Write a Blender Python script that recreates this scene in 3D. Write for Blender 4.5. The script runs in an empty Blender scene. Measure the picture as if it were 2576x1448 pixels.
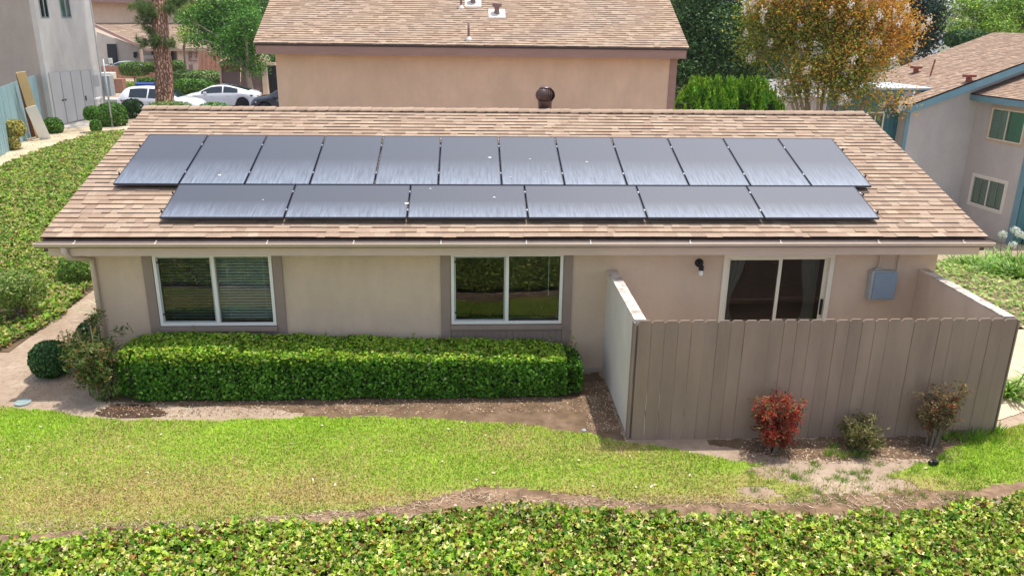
import bpy, math, random
import numpy as np
from mathutils import Matrix, Vector
rng = np.random.default_rng(7); random.seed(7)
S = bpy.context.scene
COL = S.collection
# ------------------------------------------------------------------ camera
CX, CY, CZ = 5.8119, -11.9619, 5.6190
YAW, PITCH, ROLL, F = 0.05585, 0.32334, 0.013967, 2026.37      # F in pixels of a 2576 wide picture
def cam_rows():
    cy, sy, cp, sp = math.cos(YAW), math.sin(YAW), math.cos(PITCH), math.sin(PITCH)
    f = np.array([sy*cp, cy*cp, -sp]); r = np.array([cy, -sy, 0.]); u = np.cross(r, f)
    c, s = math.cos(ROLL), math.sin(ROLL)
    return np.array([c*r+s*u, -s*r+c*u, f])
CR = cam_rows(); CP = np.array([CX, CY, CZ])
def at(px, py, z=None, Y=None, d=None):
    v = np.array([(px-1288)/F, -(py-724)/F, 1.]) @ CR
    if d is None: d = (z-CZ)/v[2] if z is not None else (Y-CY)/v[1]
    return CP + d*v
cd = bpy.data.cameras.new('camera'); cam = bpy.data.objects.new('camera', cd); COL.objects.link(cam)
M = Matrix(((CR[0][0], CR[1][0], -CR[2][0], CX), (CR[0][1], CR[1][1], -CR[2][1], CY), (CR[0][2], CR[1][2], -CR[2][2], CZ), (0, 0, 0, 1)))
cam.matrix_world = M
cd.sensor_width = 36; cd.lens = F/2576*36; cd.clip_end = 5000; cd.clip_start = .1
S.camera = cam
# ------------------------------------------------------------------ light
SUNV = Vector((.23, .18, 1)).normalized()
EL = math.asin(SUNV.z); AZ = math.atan2(SUNV.x, SUNV.y)
W = bpy.data.worlds.new('World'); S.world = W; W.use_nodes = True
nt = W.node_tree; nt.nodes.clear()
sky = nt.nodes.new('ShaderNodeTexSky'); sky.sky_type = 'NISHITA'; sky.sun_disc = False
sky.sun_elevation = EL; sky.sun_rotation = AZ; sky.air_density = 1.0; sky.dust_density = 2.0; sky.ozone_density = 1.0
bg = nt.nodes.new('ShaderNodeBackground'); bg.inputs['Strength'].default_value = .15
ow = nt.nodes.new('ShaderNodeOutputWorld')
hs = nt.nodes.new('ShaderNodeHueSaturation'); hs.inputs['Saturation'].default_value = .6; nt.links.new(sky.outputs[0], hs.inputs['Color']); nt.links.new(hs.outputs[0], bg.inputs[0]); nt.links.new(bg.outputs[0], ow.inputs[0])
sl = bpy.data.lights.new('sun', 'SUN'); sl.energy = 2.8; sl.angle = math.radians(.8); sl.color = (1, .95, .88)
so = bpy.data.objects.new('sun', sl); COL.objects.link(so)
so.rotation_euler = SUNV.to_track_quat('Z', 'Y').to_euler()
S.view_settings.view_transform = 'Standard'; S.view_settings.look = 'None'; S.view_settings.exposure = .80; S.view_settings.gamma = 1
S.cycles.max_bounces = 8; S.cycles.transparent_max_bounces = 12; S.cycles.volume_bounces = 0
S.cycles.use_denoising = True
# ------------------------------------------------------------------ helpers
def tag(o, label=None, cat=None, group=None, kind=None):
    if label: o['label'] = label
    if cat: o['category'] = cat
    if group: o['group'] = group
    if kind: o['kind'] = kind
    return o
def empty(name, loc=(0, 0, 0), rz=0, label=None, cat=None, group=None):
    o = bpy.data.objects.new(name, None); COL.objects.link(o); o.location = loc; o.rotation_euler = (0, 0, rz)
    o.empty_display_size = .2
    return tag(o, label, cat, group)
def link_mesh(name, me, mat, parent=None, smooth=False):
    o = bpy.data.objects.new(name, me); COL.objects.link(o)
    for m in (mat if isinstance(mat, (list, tuple)) else [mat]): me.materials.append(m)
    if smooth: me.polygons.foreach_set('use_smooth', np.ones(len(me.polygons), bool))
    if parent: o.parent = parent
    return o
def np_mesh(name, V, Fc, mat, cols=None, parent=None, smooth=False, mi=None):
    """V (n,3); Fc (m,k) same-size faces; cols (n,3)"""
    V = np.asarray(V, np.float32); Fc = np.asarray(Fc, np.int32)
    me = bpy.data.meshes.new(name); m, k = Fc.shape
    me.vertices.add(len(V)); me.vertices.foreach_set('co', V.ravel())
    me.loops.add(m*k); me.loops.foreach_set('vertex_index', Fc.ravel())
    me.polygons.add(m); me.polygons.foreach_set('loop_start', np.arange(0, m*k, k, dtype=np.int32))
    if mi is not None: pass
    me.update(calc_edges=True)
    if cols is not None:
        a = me.attributes.new('Col', 'FLOAT_COLOR', 'POINT')
        c = np.ones((len(V), 4), np.float32); c[:, :3] = cols; a.data.foreach_set('color', c.ravel())
    return link_mesh(name, me, mat, parent, smooth)
class MB:
    def __init__(s): s.v, s.f, s.c = [], [], []
    def add(s, vs, fs, col=(1, 1, 1)):
        n = len(s.v); s.v += [tuple(map(float, v)) for v in vs]; s.f += [tuple(i+n for i in f) for f in fs]
        s.c += [tuple(col)]*len(vs); return s
    def box(s, a, b, col=(1, 1, 1), T=None):
        (x0, y0, z0), (x1, y1, z1) = a, b
        vs = [(x0, y0, z0), (x1, y0, z0), (x1, y1, z0), (x0, y1, z0), (x0, y0, z1), (x1, y0, z1), (x1, y1, z1), (x0, y1, z1)]
        if T: vs = [T(v) for v in vs]
        return s.add(vs, [(0, 3, 2, 1), (4, 5, 6, 7), (0, 1, 5, 4), (1, 2, 6, 5), (2, 3, 7, 6), (3, 0, 4, 7)], col)
    def quad(s, *vs, col=(1, 1, 1)): return s.add(vs, [tuple(range(len(vs)))], col)
    def prism(s, poly, axis, a, b, col=(1, 1, 1)):
        """poly in the two other axes, extruded along axis from a to b"""
        def mk(p, t):
            q = list(p); q.insert(axis, t); return q
        n = len(poly); vs = [mk(p, a) for p in poly]+[mk(p, b) for p in poly]
        fs = [tuple(range(n))[::-1], tuple(range(n, 2*n))]+[(i, (i+1) % n, n+(i+1) % n, n+i) for i in range(n)]
        return s.add(vs, fs, col)
    def tube(s, pts, rad, n=8, col=(1, 1, 1), cap=True):
        pts = [np.array(p, float) for p in pts]
        if not hasattr(rad, '__len__'): rad = [rad]*len(pts)
        vs = []; prev = None
        for i, p in enumerate(pts):
            d = pts[min(i+1, len(pts)-1)]-pts[max(i-1, 0)]; d = d/(np.linalg.norm(d)+1e-9)
            a = np.array([0, 0, 1.]) if abs(d[2]) < .9 else np.array([1., 0, 0])
            if prev is not None: a = prev
            u = a-d*np.dot(a, d); u /= np.linalg.norm(u)+1e-9; w = np.cross(d, u); prev = u
            for k in range(n):
                t = 2*math.pi*k/n; vs.append(p+rad[i]*(math.cos(t)*u+math.sin(t)*w))
        fs = []
        for i in range(len(pts)-1):
            for k in range(n):
                a = i*n+k; b = i*n+(k+1) % n; fs.append((a, b, b+n, a+n))
        if cap: fs += [tuple(range(n))[::-1], tuple(range((len(pts)-1)*n, len(pts)*n))]
        return s.add(vs, fs, col)
    def lathe(s, c, prof, n=16, col=(1, 1, 1)):
        """prof: list of (r,z)"""
        vs = [(c[0]+r*math.cos(2*math.pi*k/n), c[1]+r*math.sin(2*math.pi*k/n), c[2]+z) for r, z in prof for k in range(n)]
        fs = [(i*n+k, i*n+(k+1) % n, (i+1)*n+(k+1) % n, (i+1)*n+k) for i in range(len(prof)-1) for k in range(n)]
        fs += [tuple(range(n))[::-1], tuple(range((len(prof)-1)*n, len(prof)*n))]
        return s.add(vs, fs, col)
    def build(s, name, mat, parent=None, smooth=False, bevel=0):
        me = bpy.data.meshes.new(name); me.from_pydata(s.v, [], s.f); me.update()
        a = me.attributes.new('Col', 'FLOAT_COLOR', 'POINT')
        c = np.ones((len(s.v), 4), np.float32); c[:, :3] = np.array(s.c); a.data.foreach_set('color', c.ravel())
        o = link_mesh(name, me, mat, parent, smooth)
        if bevel:
            b = o.modifiers.new('bevel', 'BEVEL'); b.width = bevel; b.segments = 2; b.limit_method = 'ANGLE'
        return o
def vnoise(x, y, seed=0, sc=1.):
    """smooth value noise 0..1"""
    x = np.asarray(x, float)*sc+seed*17.3; y = np.asarray(y, float)*sc+seed*5.7
    xi = np.floor(x).astype(np.int64); yi = np.floor(y).astype(np.int64); fx = x-xi; fy = y-yi
    def h(a, b):
        n = (a*374761393+b*668265263+seed*144665) & 0x7fffffff
        n = ((n ^ (n >> 13))*1274126177) & 0x7fffffff
        return ((n ^ (n >> 16)) & 0xffff)/65535.
    fx = fx*fx*(3-2*fx); fy = fy*fy*(3-2*fy)
    return (h(xi, yi)*(1-fx)+h(xi+1, yi)*fx)*(1-fy)+(h(xi, yi+1)*(1-fx)+h(xi+1, yi+1)*fx)*fy
def fbm(x, y, seed=0, sc=1.): return .5*vnoise(x, y, seed, sc)+.3*vnoise(x, y, seed+1, sc*2.1)+.2*vnoise(x, y, seed+2, sc*4.7)
def sm(a, b, x): t = np.clip((np.asarray(x, float)-a)/(b-a), 0, 1); return t*t*(3-2*t)
def in_poly(x, y, poly):
    c = np.zeros(len(x), bool); n = len(poly)
    for i in range(n):
        x0, y0 = poly[i]; x1, y1 = poly[(i+1) % n]
        if y0 == y1: continue
        m = ((y0 > y) != (y1 > y)) & (x < (x1-x0)*(y-y0)/(y1-y0)+x0); c ^= m
    return c
# ------------------------------------------------------------------ materials
def newmat(name):
    m = bpy.data.materials.new(name); m.use_nodes = True; n = m.node_tree; n.nodes.clear()
    o = n.nodes.new('ShaderNodeOutputMaterial'); b = n.nodes.new('ShaderNodeBsdfPrincipled'); n.links.new(b.outputs[0], o.inputs[0])
    return m, n, b, o
def noise_node(n, scale, detail=4, vec=None, rough=.6):
    t = n.nodes.new('ShaderNodeTexNoise'); t.inputs['Scale'].default_value = scale; t.inputs['Detail'].default_value = detail; t.inputs['Roughness'].default_value = rough
    if vec is not None: n.links.new(vec, t.inputs['Vector'])
    return t
def mixc(n, fac, a, b, mode='MIX'):
    x = n.nodes.new('ShaderNodeMix'); x.data_type = 'RGBA'; x.blend_type = mode
    for sck, v in ((x.inputs[0], fac), (x.inputs[6], a), (x.inputs[7], b)):
        if hasattr(v, 'links') or isinstance(v, bpy.types.NodeSocket): n.links.new(v, sck)
        else: sck.default_value = v if not hasattr(v, '__len__') else (v[0], v[1], v[2], 1)
    return x.outputs[2]
def ramp(n, inp, a, b, lo=0., hi=1.):
    r = n.nodes.new('ShaderNodeMapRange'); r.inputs[1].default_value = a; r.inputs[2].default_value = b; r.inputs[3].default_value = lo; r.inputs[4].default_value = hi
    n.links.new(inp, r.inputs[0]); return r.outputs[0]
def objvec(n, sc=(1, 1, 1)):
    g = n.nodes.new('ShaderNodeNewGeometry'); mp = n.nodes.new('ShaderNodeMapping'); mp.inputs['Scale'].default_value = sc
    n.links.new(g.outputs['Position'], mp.inputs[0]); return mp.outputs[0]
def bump(n, b, h, strength=.3, dist=.01):
    k = n.nodes.new('ShaderNodeBump'); k.inputs['Strength'].default_value = strength; k.inputs['Distance'].default_value = dist
    n.links.new(h, k.inputs['Height']); n.links.new(k.outputs[0], b.inputs['Normal'])
def solid(name, col, rough=.6, var=.12, scale=3., bmp=0., bscale=60., spec=.4, metal=0., col2=None, stretch=(1, 1, 1), attr=False, cov=(.42, .68)):
    m, n, b, o = newmat(name); v = objvec(n, stretch); t = noise_node(n, scale, 6, v)
    base = col
    if attr:
        a = n.nodes.new('ShaderNodeAttribute'); a.attribute_name = 'Col'; base = a.outputs['Color']
    f = ramp(n, t.outputs[0], .3, .7, 1-var, 1+var)
    cc = n.nodes.new('ShaderNodeCombineColor')
    for i in range(3): n.links.new(f, cc.inputs[i])
    c = mixc(n, 1., base, cc.outputs[0], 'MULTIPLY')
    if col2 is not None:
        t2 = noise_node(n, scale*.55, 5, v); c = mixc(n, ramp(n, t2.outputs[0], cov[0], cov[1]), c, col2)
    n.links.new(c, b.inputs['Base Color']); b.inputs['Roughness'].default_value = rough; b.inputs['Metallic'].default_value = metal
    b.inputs['Specular IOR Level'].default_value = spec
    if bmp:
        t3 = noise_node(n, bscale, 4, v); bump(n, b, t3.outputs[0], bmp, .01)
    return m
def leafmat(name, trans=.25, rough=.45, var=.25, scale=2.5):
    m, n, b, o = newmat(name)
    a = n.nodes.new('ShaderNodeAttribute'); a.attribute_name = 'Col'
    t = noise_node(n, scale, 3, objvec(n)); f = ramp(n, t.outputs[0], .3, .7, 1-var, 1+var)
    cc = n.nodes.new('ShaderNodeCombineColor')
    for i in range(3): n.links.new(f, cc.inputs[i])
    c = mixc(n, 1., a.outputs['Color'], cc.outputs[0], 'MULTIPLY')
    n.links.new(c, b.inputs['Base Color']); b.inputs['Roughness'].default_value = rough; b.inputs['Specular IOR Level'].default_value = .18
    tr = n.nodes.new('ShaderNodeBsdfTranslucent'); n.links.new(mixc(n, 1., c, (1., 1., .6), 'MULTIPLY'), tr.inputs[0])
    mx = n.nodes.new('ShaderNodeMixShader'); mx.inputs[0].default_value = trans
    n.links.new(b.outputs[0], mx.inputs[1]); n.links.new(tr.outputs[0], mx.inputs[2]); n.links.new(mx.outputs[0], o.inputs[0])
    return m
def glassmat(name, refl=.2, tint=(.55, .62, .6), rough=0.):
    m, n, b, o = newmat(name); n.nodes.remove(b)
    g = n.nodes.new('ShaderNodeBsdfGlossy'); g.inputs['Roughness'].default_value = rough
    t = n.nodes.new('ShaderNodeBsdfTransparent'); t.inputs[0].default_value = (*tint, 1)
    mx = n.nodes.new('ShaderNodeMixShader'); fr = n.nodes.new('ShaderNodeLayerWeight'); fr.inputs[0].default_value = .35
    n.links.new(ramp(n, fr.outputs['Fresnel'], 0, 1, refl, 1.), mx.inputs[0])
    n.links.new(t.outputs[0], mx.inputs[1]); n.links.new(g.outputs[0], mx.inputs[2]); n.links.new(mx.outputs[0], o.inputs[0])
    return m
def stucco(name, col, stain, var=.075):
    m, n, b, o = newmat(name); v = objvec(n)
    t = noise_node(n, 1.3, 6, v, .65); t2 = noise_node(n, .9, 4, objvec(n, (1, 1, .35)), .7)
    f = ramp(n, t.outputs[0], .3, .7, 1-var, 1+var)
    cc = n.nodes.new('ShaderNodeCombineColor')
    for i in range(3): n.links.new(f, cc.inputs[i])
    c = mixc(n, 1., col, cc.outputs[0], 'MULTIPLY'); c = mixc(n, ramp(n, t2.outputs[0], .43, .72, 0, .85), c, stain)
    t5 = noise_node(n, 14, 3, v); c = mixc(n, ramp(n, t5.outputs[0], .62, .72, 0, .25), c, stain)
    n.links.new(c, b.inputs['Base Color']); b.inputs['Roughness'].default_value = .9; b.inputs['Specular IOR Level'].default_value = .2
    t3 = noise_node(n, 45, 5, v, .7); t4 = noise_node(n, 9, 3, v)
    ad = n.nodes.new('ShaderNodeMath'); ad.operation = 'ADD'; n.links.new(t3.outputs[0], ad.inputs[0]); n.links.new(t4.outputs[0], ad.inputs[1])
    bump(n, b, ad.outputs[0], .45, .012)
    return m
MT = {}
MT['stucco'] = stucco('tan stucco', (.62, .475, .355), (.50, .385, .29))
MT['stucco_back'] = stucco('warm tan stucco', (.72, .52, .38), (.60, .44, .31))
MT['stucco_grey'] = stucco('pale grey stucco', (.60, .58, .55), (.44, .42, .40))
MT['stucco_brown'] = stucco('grey brown stucco', (.45, .40, .35), (.37, .33, .29))
MT['stucco_white'] = stucco('white stucco', (.56, .54, .53), (.48, .47, .47))
MT['stucco_far'] = stucco('cream stucco', (.62, .47, .35), (.52, .40, .31))
MT['shingle'] = solid('roof shingle', (1, 1, 1), .95, .16, 40, .35, 300, .15, attr=True)
MT['shingle_far'] = solid('far roof shingle', (1, 1, 1), .95, .10, 8, .0, 90, .15, attr=True)
MT['trim'] = solid('mauve brown trim paint', (.29, .215, .18), .6, .06, 3, .08, 60)
MT['trim_back'] = solid('brown fascia paint', (.33, .205, .17), .6, .09, 2.5, .1, 40, stretch=(.4, 1, 3))
MT['dark_trim'] = solid('dark brown drip edge', (.06, .035, .03), .6, .2, 5)
MT['gutter'] = solid('tan gutter metal', (.55, .43, .34), .4, .06, 2, spec=.5)
MT['gutter_in'] = solid('gutter inside', (.10, .065, .06), .7, .3, 6)
MT['vinyl'] = solid('white vinyl', (.78, .76, .70), .35, .03, 4)
MT['cream'] = solid('cream vinyl', (.72, .67, .54), .4, .03, 4)
MT['glass'] = glassmat('window glass', .075, (.80, .90, .86))
MT['glass_dark'] = glassmat('screened glass', .045, (.38, .42, .40))
MT['glass_far'] = glassmat('far window glass', .06, (.62, .82, .76))
MT['blind'] = solid('white blind', (.85, .86, .84), .5, .03, 3)
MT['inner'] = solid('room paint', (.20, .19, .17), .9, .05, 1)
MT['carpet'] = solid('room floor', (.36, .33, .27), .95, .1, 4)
MT['curtain'] = solid('white curtain cloth', (.75, .74, .70), .9, .04, 3)
MT['fence'] = solid('taupe fence paint', (1, 1, 1), .75, .13, 3.5, .35, 25, .25, attr=True, stretch=(1, 1, .25))
MT['white_paint'] = solid('white paint', (.8, .79, .76), .5, .04, 3)
MT['frame'] = solid('black panel frame', (.018, .022, .04), .3, .1, 5, spec=.6)
MT['metal'] = solid('bare metal', (.5, .5, .5), .35, .08, 8, metal=.8)
MT['galv'] = solid('galvanised grey', (.42, .45, .46), .45, .08, 6, metal=.3)
MT['boxgrey'] = solid('grey blue box paint', (.22, .28, .34), .45, .05, 5)
MT['bronze'] = solid('dark bronze metal', (.10, .055, .05), .38, .15, 6, metal=.3, spec=.6)
MT['vent'] = solid('mauve vent paint', (.24, .15, .14), .6, .1, 8)
MT['redvent'] = solid('rust vent paint', (.25, .07, .05), .6, .1, 8)
MT['flash'] = solid('light flashing', (.72, .66, .60), .6, .08, 8)
MT['black'] = solid('black plastic', (.012, .012, .014), .4, .1, 6)
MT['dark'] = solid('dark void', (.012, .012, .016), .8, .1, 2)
MT['bark'] = solid('grey brown bark', (.20, .16, .12), .9, .3, 12, .6, 40, .2)
MT['palebark'] = solid('pale bark', (.34, .27, .21), .9, .25, 10, .5, 40, .2)
MT['teal'] = solid('dark teal paint', (.045, .155, .18), .6, .07, 4, .2, 30, stretch=(2, 2, .2))
MT['ltblue'] = solid('light teal blue paint', (.17, .33, .40), .55, .06, 3)
MT['tealfence'] = solid('pale teal fence paint', (.25, .39, .42), .75, .12, 5, .2, 30, attr=False, stretch=(3, 3, .3))
MT['door_grey'] = solid('grey door paint', (.52, .52, .52), .5, .03, 2)
MT['brownfence'] = solid('red brown fence wood', (.34, .17, .11), .8, .2, 6, .2, 30, stretch=(3, 3, .2))
MT['concrete'] = solid('pale concrete', (.50, .46, .40), .9, .1, 2, .2, 60, .2, col2=(.42, .38, .33))
MT['asphalt'] = solid('grey asphalt', (.19, .18, .18), .9, .1, 1, .2, 80, .2)
MT['wood_tan'] = solid('tan plywood', (.72, .52, .28), .7, .08, 5, stretch=(1, 1, .3))
MT['wood_dark'] = solid('dark stained board', (.14, .06, .04), .7, .15, 5)
MT['leaf'] = leafmat('leaf', .22)
MT['leaf_soft'] = leafmat('soft leaf', .5, .7)
MT['grass'] = leafmat('grass blade', .3, .6, .15, 1.2)
MT['petal'] = leafmat('petal', .3, .7, .05)
MT['litter'] = leafmat('litter', .05, .9, .2)
# ------------------------------------------------------------------ terrain
def zt(x, y):
    x = np.asarray(x, float); y = np.asarray(y, float)
    left = 1.15*sm(-1.7, -7.4, x)*sm(.5, 10, y)*(1-sm(27, 33, y))
    right = -2.75*sm(13.9, 21, x)*sm(2.5, 19, y)
    far = -46*sm(100, 560, y)*sm(25, 120, x)
    hill = 0
    return left+right+far+hill+.05*(vnoise(x, y, 3, .5)-.5)*sm(14, 15, np.hypot(x-6.6, y-4.5)+0*x)
def axis(lo, hi, c0, c1, fine, grow=1.22):
    a = list(np.arange(c0, c1+1e-6, fine)); s = fine; v = c1
    while v < hi: s *= grow; v += s; a.append(v)
    s = fine; v = c0
    while v > lo: s *= grow; v -= s; a.insert(0, v)
    return np.array(a)
def ground_mat():
    m, n, b, o = newmat('dry dirt'); v = objvec(n)
    t1 = noise_node(n, .9, 6, v); t2 = noise_node(n, 9, 6, v, .7); t3 = noise_node(n, 70, 3, v)
    c = mixc(n, ramp(n, t1.outputs[0], .35, .65), (.33, .235, .165), (.47, .37, .275))
    c = mixc(n, ramp(n, t2.outputs[0], .45, .75, 0, .8), c, (.24, .165, .115))
    c = mixc(n, ramp(n, t3.outputs[0], .55, .75, 0, .7), c, (.55, .46, .36))
    n.links.new(c, b.inputs['Base Color']); b.inputs['Roughness'].default_value = .95; b.inputs['Specular IOR Level'].default_value = .15
    ad = n.nodes.new('ShaderNodeMath'); ad.operation = 'ADD'; n.links.new(t2.outputs[0], ad.inputs[0]); n.links.new(t3.outputs[0], ad.inputs[1])
    bump(n, b, ad.outputs[0], .6, .03); return m
MT['dirt'] = ground_mat()
xs = axis(-900, 1500, -16, 26, .5); ys = axis(-60, 2400, -8, 44, .5)
gx, gy = np.meshgrid(xs, ys); V = np.stack([gx, gy, zt(gx, gy)], -1).reshape(-1, 3)
nx, ny = len(xs), len(ys); ii = (np.arange(ny-1)[:, None]*nx+np.arange(nx-1)[None]).ravel()
tag(np_mesh('ground', V, np.stack([ii, ii+1, ii+1+nx, ii+nx], -1), MT['dirt'], smooth=True), kind='structure')
def sheet(name, pts, mat, lift=.006, cell=None, label=None):
    """flat polygon laid just over the ground, cut into cells that follow the terrain"""
    pts = [tuple(p[:2]) for p in pts]; a = np.array(pts); x0, y0 = a.min(0); x1, y1 = a.max(0)
    cell = cell or .25
    X = np.arange(x0, x1, cell); Y = np.arange(y0, y1, cell); gx, gy = np.meshgrid(X, Y); gx = gx.ravel(); gy = gy.ravel()
    k = in_poly(gx+cell/2, gy+cell/2, pts); gx = gx[k]; gy = gy[k]
    C = np.stack([np.stack([gx+dx*cell, gy+dy*cell], -1) for dx, dy in ((0, 0), (1, 0), (1, 1), (0, 1))], 1).reshape(-1, 2)
    V = np.column_stack([C, zt(C[:, 0], C[:, 1])+lift])
    return tag(np_mesh(name, V, np.arange(len(V)).reshape(-1, 4), mat), kind='structure')
# ------------------------------------------------------------------ leaves
T_DIAM = (np.array([(0, -.5, 0), (.24, -.05, .05), (0, .5, 0), (-.24, -.05, .05)]), np.array([(0, 1, 2, 3)]))
T_ROUND = (np.array([(0, -.5, 0), (.3, -.25, .04), (.3, .2, .04), (0, .5, 0), (-.3, .2, .04), (-.3, -.25, .04)]), np.array([(0, 1, 2, 3), (0, 3, 4, 5)]))
T_NEEDLE = (np.array([(-.03, 0, 0), (.03, 0, 0), (.008, 1, 0), (-.008, 1, 0)]), np.array([(0, 1, 2, 3)]))
_r = [(.0, -.16), (.24, -.40), (.34, -.12), (.60, .10), (.26, .18), (.0, .70), (-.26, .18), (-.60, .10), (-.34, -.12), (-.24, -.40)]
T_IVY = (np.array([(0, .0, 0)]+[(x, y, .07 if abs(x) > .3 else -.02) for x, y in _r])*np.array([1, 1, 2.2]), np.array([(0, 1+i, 1+(i+1) % 10) for i in range(10)]))
_r5 = [(.0, -.2), (.34, -.36), (.50, .08), (.22, .2), (.0, .58), (-.22, .2), (-.50, .08), (-.34, -.36)]
T_LOBE = (np.array([(0, .0, 0)]+[(x, y, .06 if abs(x) > .3 else -.02) for x, y in _r5]), np.array([(0, 1+i, 1+(i+1) % 8) for i in range(8)]))
def norm(a): return a/(np.linalg.norm(a, axis=-1, keepdims=True)+1e-9)
def leaf_arrays(P, N, size, tmpl, jit=.6, up=None, along=None):
    n = len(P); N = norm(N+jit*rng.normal(size=(n, 3)))
    R = rng.normal(size=(n, 3)) if along is None else norm(along)+.25*rng.normal(size=(n, 3))
    B = norm(R-N*np.sum(R*N, 1, keepdims=True)); T = np.cross(B, N)
    tv, tf = tmpl; s = (size*(.6+.8*rng.random(n)))[:, None, None] if np.ndim(size) == 0 else np.asarray(size)[:, None, None]
    V = P[:, None]+s*(tv[None, :, 0:1]*T[:, None]+tv[None, :, 1:2]*B[:, None]+tv[None, :, 2:3]*N[:, None])
    k = len(tv); Fc = (tf[None]+(np.arange(n)*k)[:, None, None]).reshape(-1, tf.shape[1])
    return V.reshape(-1, 3), Fc, k
def pal_cols(n, pal, wt=None, jit=.18):
    pal = np.array(pal, float); wt = np.ones(len(pal)) if wt is None else np.array(wt, float)
    c = pal[rng.choice(len(pal), n, p=wt/wt.sum())]; return np.clip(c*(1+jit*rng.normal(size=(n, 1))), .003, 1)
def leaves(name, P, N, size, tmpl, cols, mat, parent=None, jit=.6, along=None):
    V, Fc, k = leaf_arrays(P, N, size, tmpl, jit, along=along)
    return np_mesh(name, V, Fc, mat, np.repeat(cols, k, 0), parent)
def rand_dir(n):
    return norm(rng.normal(size=(n, 3)))
G1, G2, G3, G4 = (.045, .12, .015), (.08, .19, .025), (.15, .27, .035), (.24, .36, .06)
def shrub(name, c, r, n, size, pal, wt, label, cat='shrub', group=None, tmpl=T_DIAM, squash=3., mat='leaf', stems=6, stemcol='bark', base=None, fill=.35, jit=.6, lumps=0.):
    """rounded or box-like clipped bush. c centre of crown, r radii"""
    c = np.array(c, float); r = np.array(r, float); bz = float(zt(c[0], c[1])) if base is None else base
    e = empty(name, (c[0], c[1], bz), 0, label, cat, group)
    d = rand_dir(n); q = (np.abs(d)**squash).sum(1)**(-1/squash); rad = np.where(rng.random(n) < fill, rng.random(n)**.6, .9+.14*rng.random(n))
    P = d*q[:, None]*rad[:, None]
    if lumps: P *= (1+lumps*(vnoise(np.arctan2(P[:, 1], P[:, 0])*2.2, P[:, 2]*3, 5, 1.3)-.5))[:, None]
    P = P*r+np.array([0, 0, c[2]-bz])
    leaves('foliage', P, norm(d/r), size, tmpl, pal_cols(n, pal, wt), MT[mat], e, jit)
    if stems:
        b = MB()
        for i in range(stems):
            a = rng.random()*6.28; q = np.array([math.cos(a)*r[0]*.55*rng.random(), math.sin(a)*r[1]*.55*rng.random(), c[2]-bz+r[2]*.3])
            p0 = np.array([q[0]*.25, q[1]*.25, -.03]); b.tube([p0, (p0+q)/2+rng.normal(size=3)*.03, q], [.025, .018, .008], 6)
        b.build('stem', MT[stemcol], e)
    return e
def tree(name, base, trunk_h, trunk_r, blobs, n, size, pal, wt, label, tmpl=T_DIAM, bark='bark', lean=(0, 0), mat='leaf', group=None, limb_r=.35, cl=.55, per=60, cat='tree', flower=None, jit=.7, multi=1):
    base = np.array(base, float); e = empty(name, base, 0, label, cat, group); tr = MB()
    top = np.array([lean[0], lean[1], trunk_h])
    nseg = 6; pts = [top*(i/nseg)+np.array([.05*math.sin(i*1.7), .05*math.cos(i*2.1), 0])*trunk_h*.12*(i > 0) for i in range(nseg+1)]
    for mI in range(multi):
        off = np.array([math.cos(mI*2.4), math.sin(mI*2.4), 0])*(trunk_r*1.1 if multi > 1 else 0)
        spread = np.array([math.cos(mI*2.4), math.sin(mI*2.4), 0])*(trunk_h*.35 if multi > 1 else 0)
        tr.tube([p+off+spread*(i/nseg)**1.5 for i, p in enumerate(pts)], [trunk_r*(1.25-.25*min(1, i) - .45*i/nseg) for i in range(nseg+1)], 10)
    B = np.array([b[:3] for b in blobs], float)-base; Rr = np.array([b[3:6] if len(b) > 5 else (b[3],)*3 for b in blobs], float)
    vol = Rr.prod(1)**.75; nc = max(8, n//per); idx = rng.choice(len(B), nc, p=vol/vol.sum())
    d = rand_dir(nc); rad = rng.random(nc)**.42; Cc = B[idx]+d*rad[:, None]*Rr[idx]
    for k in range(len(B)):
        a = pts[-1] if k % 2 else pts[-2]; mid = (a+B[k])/2+np.array([0, 0, .12*np.linalg.norm(B[k]-a)])
        rr = trunk_r*limb_r; tr.tube([a, mid, B[k]], [rr*1.5, rr, rr*.4], 7)
        for j in np.where(idx == k)[0][:14]:
            tr.tube([mid*.4+B[k]*.6, (B[k]+Cc[j])/2+rng.normal(size=3)*.08, Cc[j]], [rr*.4, rr*.22, rr*.08], 5)
    tr.build('trunk', MT[bark], e, True)
    ci = rng.integers(0, nc, n); P = Cc[ci]+rng.normal(size=(n, 3))*cl*.5*np.array([1, 1, .75])
    cols = pal_cols(n, pal, wt)*(.75+.5*rng.random(nc))[ci][:, None]
    leaves('crown', P, norm(P-Cc[ci]+np.array([0, 0, .35])), size, tmpl, cols, MT[mat], e, jit)
    return e, Cc, P, ci
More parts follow.
